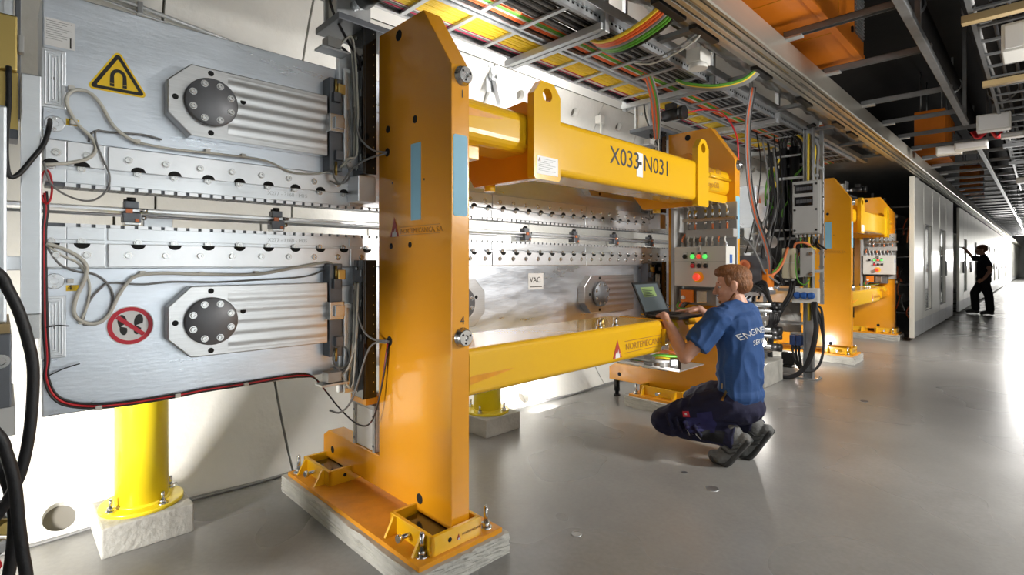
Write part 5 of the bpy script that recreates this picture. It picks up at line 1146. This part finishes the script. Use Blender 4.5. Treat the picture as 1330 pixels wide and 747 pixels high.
def hand(mb, w, d, n, side, curl=.35, spread=1., s=1., point=False):
    """w: wrist, d: finger direction, n: back-of-hand normal, side: +1 thumb along d x n"""
    w, d = V(w), V(d).normalized(); n = V(n); n = (n-d*n.dot(d)).normalized(); l = d.cross(n)*side
    ellip(mb, w+d*.045*s, .052*s, .038*s, .015*s, d, n)
    capsule(mb, w-d*.01, w+d*.03*s, .021*s, .022*s)
    for i, (off, ln) in enumerate(((.029, .070), (.010, .079), (-.010, .073), (-.028, .056))):
        c = .08 if (point and i == 0) else curl*(1+.12*i)
        p = w+d*.083*s+l*(off*s*spread); dd = (d+l*off*3.).normalized(); pts = [p-d*.02*s, p]
        for k, f in enumerate((.45, .3, .25)):
            a = c*(k+1)*.85; q = (dd*math.cos(a)-n*math.sin(a)); pts.append(pts[-1]+q*(ln*f*s))
        chain(mb, pts, [.0095*s, .009*s, .0085*s, .008*s, .0065*s])
    t0 = w+d*.022*s+l*.028*s
    chain(mb, [w+d*.012*s+l*.012*s, t0+d*.012*s+l*.012*s-n*.006, t0+d*.042*s+l*.022*s-n*.014, t0+d*.066*s+l*.020*s-n*.02], [.014*s, .012*s, .0105*s, .008*s])
def head(mb, c, f, u, s=1.):
    """skull, jaw, nose, ears, brow, lips; c = middle of the head"""
    f = V(f).normalized(); u = V(u); u = (u-f*u.dot(f)).normalized(); l = u.cross(f); c = V(c)
    P = lambda a, b, z: c+f*(a*s)+l*(b*s)+u*(z*s)
    ellip(mb, P(-.012, 0, .035), .098*s, .077*s, .085*s, f, u)
    ellip(mb, P(.022, 0, -.02), .072*s, .064*s, .088*s, f, u)
    ellip(mb, P(.038, 0, -.068), .052*s, .050*s, .042*s, f, u)
    ellip(mb, P(.070, 0, -.096), .022*s, .026*s, .018*s, f, u)
    ellip(mb, P(.074, 0, .026), .022*s, .055*s, .014*s, f, u)
    chain(mb, [P(.086, 0, .018), P(.106, 0, -.018), P(.112, 0, -.028)], [.009*s, .0125*s, .013*s]); ellip(mb, P(.098, 0, -.033), .014*s, .02*s, .009*s, f, u)
    ellip(mb, P(.090, 0, -.058), .012*s, .024*s, .0065*s, f, u); ellip(mb, P(.088, 0, -.071), .012*s, .022*s, .007*s, f, u)
    for b in (-1, 1):
        ellip(mb, P(-.004, b*.079, .0), .020*s, .009*s, .032*s, f+l*b*-.25, u); ellip(mb, P(.005, b*.076, -.022), .011*s, .007*s, .014*s, f, u)
        ellip(mb, P(.055, b*.044, -.022), .028*s, .02*s, .022*s, f, u)
    return P
def eyes(P, parent, f, l, u, s=1.):
    for b in (-1, 1):
        mb = MB(); ellip(mb, P(.070, b*.030, .004), .013*s, .014*s, .009*s, f, u); e = part('eye', mb, 'white', parent)
        mb = MB(); ellip(mb, P(.0815, b*.031, .004), .003*s, .006*s, .006*s, f, u); part('iris', mb, 'dark_blue', e)
        mb = MB(); capsule(mb, P(.088, b*.014, .030), P(.078, b*.050, .031), .0045*s, .0035*s); part('eyebrow', mb, 'hair', parent)
def conform(name, quad, nu, nv, direction, target, m_, parent, off=.002, rounded=False):
    """patch cloth: bilinear quad of world points pushed along direction onto the target mesh"""
    tw = wloc(target); bvh = BVHTree.FromPolygons([v.co+tw for v in target.data.vertices], [tuple(p.vertices) for p in target.data.polygons])
    d = V(direction).normalized(); vs = []; A, B, C_, E_ = [V(q) for q in quad]
    for i in range(nu+1):
        for j in range(nv+1):
            p = (A*(1-i/nu)+B*(i/nu))*(1-j/nv)+(E_*(1-i/nu)+C_*(i/nu))*(j/nv)
            h = bvh.ray_cast(p-d*.6, d)
            vs.append((h[0]-d*off) if h[0] else p)
    fs = [(i*(nv+1)+j, (i+1)*(nv+1)+j, (i+1)*(nv+1)+j+1, i*(nv+1)+j+1) for i in range(nu) for j in range(nv)]
    return part(name, MB().add(vs, fs, True), m_, parent)
def conform_text(name, body, size, c, r, u, direction, target, m_, parent, bend=None, dz=0.):
    o = text(name, body, m_, size, c, r, u, parent, .0006, 'CENTER', bend)
    bm = bmesh.new(); bm.from_mesh(o.data); bmesh.ops.triangulate(bm, faces=bm.faces); bmesh.ops.subdivide_edges(bm, edges=[e for e in bm.edges if e.calc_length() > .006], cuts=2); bm.to_mesh(o.data); bm.free()
    tw = wloc(target); bvh = BVHTree.FromPolygons([v.co+tw for v in target.data.vertices], [tuple(p.vertices) for p in target.data.polygons])
    d = V(direction).normalized(); pw = wloc(parent)
    for v in o.data.vertices:
        p = v.co+pw; h = bvh.ray_cast(p-d*.6, d)
        if h[0]: v.co = h[0]-d*.0025-pw
    return o

# ---- the crouching worker (faces the machine, -x; his left side is towards -y)
W = thing('person', 'crouching person in a blue T-shirt and navy work trousers typing on the laptop', 'person', (-1.35, 3.18, 0))
hipL, hipR = V(-1.325, 3.11, .36), V(-1.315, 3.29, .37)
kneeL, kneeR = V(-1.675, 2.995, .20), V(-1.66, 3.39, .27)
ankL, ankR = V(-1.265, 3.075, .185), V(-1.215, 3.28, .20)
toeL, toeR = V(-1.335, 3.065, .036), V(-1.28, 3.27, .04)
shL, shR = V(-1.345, 3.025, .865), V(-1.315, 3.385, .87)
elL, elR = V(-1.475, 2.875, .645), V(-1.415, 3.485, .685)
wrL, wrR = V(-1.645, 2.935, .875), V(-1.60, 3.315, .895)
waist, chest, neck0, neck1 = V(-1.295, 3.195, .53), V(-1.285, 3.20, .75), V(-1.29, 3.205, .905), V(-1.315, 3.20, .985)
hc = V(-1.325, 3.195, 1.062); hf = V(-.90, -.40, -.16)
hu = V(0, 0, 1) - hf.normalized()*hf.normalized().z; hu = hu.normalized(); hl = hu.cross(hf.normalized())
def torso(mb, g):
    ellip(mb, (hipL+hipR)/2+V(.03, 0, .01), .115+g, .165+g, .12+g)
    ellip(mb, waist, .105+g, .145+g, .17+g); ellip(mb, chest, .118+g, .165+g, .19+g, (1, 0, 0), (.12, 0, 1))
    ellip(mb, chest+V(.0, 0, .09), .105+g, .17+g, .09+g)
    chain(mb, [shL, neck0+V(0, -.03, .0), neck0+V(0, .03, .0), shR], [.066+g, .068+g, .068+g, .066+g])
mb = MB()
torso(mb, -.012)
chain(mb, [hipL, kneeL, ankL], [.085, .055, .04]); chain(mb, [hipR, kneeR, ankR], [.085, .055, .04])
chain(mb, [ankL, toeL], [.035, .03]); chain(mb, [ankR, toeR], [.035, .03])
for a, b, c in ((shL, elL, wrL), (shR, elR, wrR)):
    chain(mb, [a, (a*2+b)/3, b], [.058, .050, .040]); chain(mb, [b, b*.68+c*.32, c], [.040, .042, .026])
chain(mb, [neck0-V(0, 0, .03), neck0, neck1], [.075, .066, .058])
P = head(mb, hc, hf, hu)
hand(mb, wrL, (-.72, .52, -.12), (-.10, -.12, 1), 1, .38)
hand(mb, wrR, (-.88, -.40, -.10), (-.08, .05, 1), -1, .45, point=True)
body = remesh('body', mb, .0042, 5, 'skin', W)
eyes(P, W, hf, hl, hu)
mb = MB()   # hair: short sides, longer swept top
ellip(mb, P(-.020, 0, .046), .098, .080, .084, hf, hu); ellip(mb, P(-.048, 0, .002), .066, .074, .062, hf, hu)
ellip(mb, P(.010, 0, .092), .086, .066, .044, hf, hu); ellip(mb, P(.050, 0, .096), .044, .052, .026, hf-hu*.25, hu);
for b in (-1, 1): ellip(mb, P(.020, b*.064, .038), .022, .016, .040, hf, hu)
rr = random.Random(4)
for k in range(46):
    t = rr.uniform(-1, 1); q = rr.uniform(-.06, .05)
    capsule(mb, P(q, t*.052, .108-.4*t*t*.05), P(q+.035, t*.058, .116-.02*abs(t)+rr.uniform(-.006, .008)), .008, .004)
remesh('hair', mb, .0045, 2, 'hair', W)
mb = MB()   # short beard along the jaw
chain(mb, [P(-.002, -.064, -.045), P(.030, -.050, -.092), P(.070, -.018, -.112), P(.070, .018, -.112), P(.030, .050, -.092), P(-.002, .064, -.045)], [.008, .014, .016, .016, .014, .008])
ellip(mb, P(.086, 0, -.088), .012, .022, .013, hf, hu); chain(mb, [P(.098, -.022, -.052), P(.104, 0, -.047), P(.098, .022, -.052)], [.004, .005, .004])
remesh('beard', mb, .004, 3, 'hair', W)
mb = MB()   # T-shirt
torso(mb, .012)
ellip(mb, (hipL+hipR)/2+V(.04, 0, .05), .128, .18, .085)
for a, b in ((shL, elL), (shR, elR)):
    d = (b-a).normalized(); capsule(mb, a, a+d*.10, .074, .070); mb.cyl(a+d*.05, a+d*.205, .074, .078, n=22)
mb.lathe(neck0+V(-.002, -.003, .030), (neck1-neck0), [(.078, -.03), (.076, .012), (.066, .012), (.066, -.03)], 24)
for k in range(25): ellip(mb, (hipL+hipR)/2*(1-k/24)+(chest+V(0, 0, -.05))*(k/24)+V(.035-.03*k/24, 0, .055), .122, .172, .09)
shirt = remesh('t_shirt', mb, .0055, 3, 'shirt', W, .012, (11, 11, 6))
conform_text('shirt_lettering', 'ENGINEERING', .050, (-1.0, 3.20, .790), (0, 1, 0), (0, 0, 1), (-1, 0, 0), shirt, 'white', shirt, bend=.32)
conform_text('shirt_lettering', 'SERVICES', .042, (-1.0, 3.20, .728), (0, 1, 0), (0, 0, 1), (-1, 0, 0), shirt, 'white', shirt, bend=.5)
conform('care_tag', [(-1.335, 2.9, .455), (-1.325, 2.9, .455), (-1.325, 2.9, .485), (-1.335, 2.9, .485)], 2, 3, (0, 1, 0), shirt, 'wood', shirt)
mb = MB()   # work trousers
ellip(mb, (hipL+hipR)/2+V(.035, 0, -.03), .140, .185, .105)
for h_, k_, a_ in ((hipL, kneeL, ankL), (hipR, kneeR, ankR)):
    chain(mb, [h_+V(.02, 0, -.01), (h_+k_)/2+V(0, 0, .012), k_], [.112, .100, .082]); chain(mb, [k_, (k_+a_)/2, a_+V(-.025, 0, 0)], [.082, .078, .062])
    chain(mb, [k_+V(.05, -.03, .05), k_+V(.10, -.05, -.01)], [.03, .02]); chain(mb, [(h_+k_)/2+V(0, -.06, -.03), (k_+a_)/2+V(.05, -.04, .0)], [.045, .035])
    mb.cyl((k_+a_*3)/4, a_+V(.0, 0, -.01), .070, .074, n=18)
    for q in range(4): chain(mb, [k_+V(.06+.06*q, -.075, .065-.01*q), k_+V(.10+.06*q, -.085, -.01)], [.012, .009])
tr = remesh('work_trousers', mb, .006, 3, 'navy', W, .012, (10, 10, 12))
dn_ = (.12, 1, -.25)
conform('cargo_pocket', [(-1.50, 2.85, .20), (-1.36, 2.85, .24), (-1.38, 2.85, .36), (-1.52, 2.85, .31)], 10, 10, dn_, tr, 'navy_light', tr, .006)
conform('pocket_flap', [(-1.53, 2.85, .285), (-1.455, 2.85, .305), (-1.46, 2.85, .365), (-1.535, 2.85, .345)], 6, 6, dn_, tr, 'navy', tr, .012)
pt = conform('red_badge', [(-1.525, 2.85, .292), (-1.490, 2.85, .300), (-1.494, 2.85, .334), (-1.529, 2.85, .326)], 4, 4, dn_, tr, 'red_sign', tr, .016)
conform('badge_mark', [(-1.514, 2.85, .306), (-1.503, 2.85, .308), (-1.504, 2.85, .320), (-1.515, 2.85, .318)], 2, 2, dn_, tr, 'white', tr, .0185)
conform('black_panel', [(-1.44, 2.85, .13), (-1.31, 2.85, .12), (-1.30, 2.85, .19), (-1.42, 2.85, .20)], 8, 6, (0.05, 1, .15), tr, 'trouser_black', tr, .004)
conform('reflective_stripe', [(-1.475, 2.85, .20), (-1.435, 2.85, .125), (-1.430, 2.85, .127), (-1.470, 2.85, .202)], 6, 1, (0.05, 1, .15), tr, 'white', tr, .006)
conform('belt_loop', [(-1.31, 2.9, .40), (-1.295, 2.9, .40), (-1.29, 2.9, .45), (-1.305, 2.9, .45)], 2, 4, (0, 1, 0), tr, 'brass', tr, .02)
for a_, t_, s in ((ankL, toeL, 0), (ankR, toeR, 1)):
    d = (t_-a_).normalized(); nrm = V(-d.z, 0, d.x); nrm = nrm if nrm.x < 0 else -nrm     # front of the shoe
    sd = V(0, 1, 0); so = d.cross(sd)
    heel = a_-d*.02-nrm*.055
    mb = MB(); chain(mb, [a_+V(-.012, 0, .01), a_+d*.06-nrm*.02, t_-d*.0+V(0, 0, .012)], [.056, .052, .043]); chain(mb, [heel+d*.005, t_-d*.03-nrm*.02], [.040, .040]); chain(mb, [t_+V(0, -.012, .01), t_+V(-.055, 0, .005)], [.042, .032])
    sh_ = remesh('shoe', mb, .005, 4, 'shoe_grey', W)
    mb = MB()
    for oy in (-.024, 0, .024): chain(mb, [heel-nrm*.020+V(.004, oy, 0), (heel+t_)/2-nrm*.034+V(0, oy, 0), t_-nrm*.034+V(.006, oy, -.010), t_+V(-.045, oy*.8, -.020)], [.016, .014, .015, .014])
    remesh('shoe_sole', mb, .004, 3, 'shoe_dark', sh_)
    mb = MB(); chain(mb, [t_+V(-.050, -.022, -.004), t_+V(-.066, 0, -.004), t_+V(-.050, .022, -.004)], [.020, .018, .020]); remesh('toe_cap', mb, .004, 3, 'shoe_dark', sh_)
    for k in range(3): part('shoe_trim', MB().tube([a_+d*(.02+.03*k)+V(-.02, -.056, .0), a_+d*(.03+.03*k)-nrm*.03+V(0, -.058, 0), a_+d*(.0+.03*k)-nrm*.06+V(0, -.045, 0)], .005, 6, 4), 'shoe_dark', sh_)
    part('laces', MB().tube([a_+d*(.03+.016*k)+nrm*.045+V(0, -.03+.06*(k % 2), .004) for k in range(5)], .004, 6, 3), 'white', sh_)
# ---- the standing person by the doors
Q = thing('person', 'standing person in dark clothes seen from the side, reaching to a far door', 'person', (-1.0, 16.4, 0))
hL, hR = V(-.955, 16.30, .80), V(-.945, 16.50, .80); kL, kR = V(-.86, 16.32, .45), V(-1.12, 16.50, .50); aL, aR = V(-.835, 16.32, .09), V(-1.10, 16.52, .10); tL, tR = V(-.98, 16.31, .04), V(-1.24, 16.52, .05)
sL, sR = V(-.93, 16.20, 1.29), V(-.97, 16.60, 1.30); eL, eR = V(-.82, 16.10, 1.03), V(-1.15, 16.66, 1.32); wL, wR = V(-.94, 16.16, .83), V(-1.275, 16.58, 1.52)
ch_, hd = V(-.935, 16.4, 1.12), V(-.985, 16.4, 1.505); ff = V(-1, -.1, -.05); uu = V(-.05, 0, 1)
mb = MB()
def torso2(mb, g):
    ellip(mb, V(-.95, 16.4, .82), .12+g, .165+g, .13+g); ellip(mb, V(-.945, 16.4, .97), .12+g, .155+g, .17+g); ellip(mb, ch_, .125+g, .18+g, .20+g)
    chain(mb, [sL, V(-.945, 16.4, 1.335), sR], [.062+g, .062+g, .062+g])
torso2(mb, -.01)
for a, b, c in ((hL, kL, aL), (hR, kR, aR)): chain(mb, [a, b, c], [.085, .055, .04])
for a, b in ((aL, tL), (aR, tR)): chain(mb, [a, b], [.035, .03])
for a, b, c in ((sL, eL, wL), (sR, eR, wR)): chain(mb, [a, b, c], [.052, .042, .03])
chain(mb, [V(-.95, 16.4, 1.32), V(-.97, 16.4, 1.42)], [.06, .056])
P2 = head(mb, hd, ff, uu, 1.05)
hand(mb, wL, (-.75, .1, -.55), (-.3, -.9, .1), 1, .5); hand(mb, wR, (-.75, -.1, .6), (-.5, .2, -.7), -1, .15)
remesh('body', mb, .0075, 4, 'skin', Q)
fl_ = ff.normalized(); ul = uu.normalized(); eyes(P2, Q, fl_, ul.cross(fl_), ul)
mb = MB(); ellip(mb, P2(-.012, 0, .052), .108, .088, .080, ff, uu); ellip(mb, P2(-.05, 0, .01), .066, .08, .062, ff, uu)
cp = remesh('hair', mb, .007, 3, 'hair', Q)
mb = MB(); torso2(mb, .018); ellip(mb, V(-.95, 16.4, .84), .14, .185, .10)
for a, b in ((sL, eL), (sR, eR)):
    d = (b-a).normalized(); capsule(mb, a, a+d*.1, .072, .068); mb.cyl(a+d*.05, a+d*.20, .072, .074, n=18)
remesh('shirt', mb, .008, 4, 'dark_cloth', Q)
mb = MB(); ellip(mb, V(-.945, 16.4, .80), .135, .18, .11)
for a, b, c in ((hL, kL, aL), (hR, kR, aR)): chain(mb, [a, (a+b)/2, b, c+V(0, 0, .03)], [.108, .10, .085, .078])
remesh('trousers', mb, .008, 4, 'trouser_black', Q)
for a, t in ((aL, tL), (aR, tR)):
    mb = MB(); chain(mb, [a+V(.03, 0, -.04), a+V(-.02, 0, -.02), t], [.045, .055, .042]); s_ = remesh('shoe', mb, .008, 3, 'shoe_dark', Q)
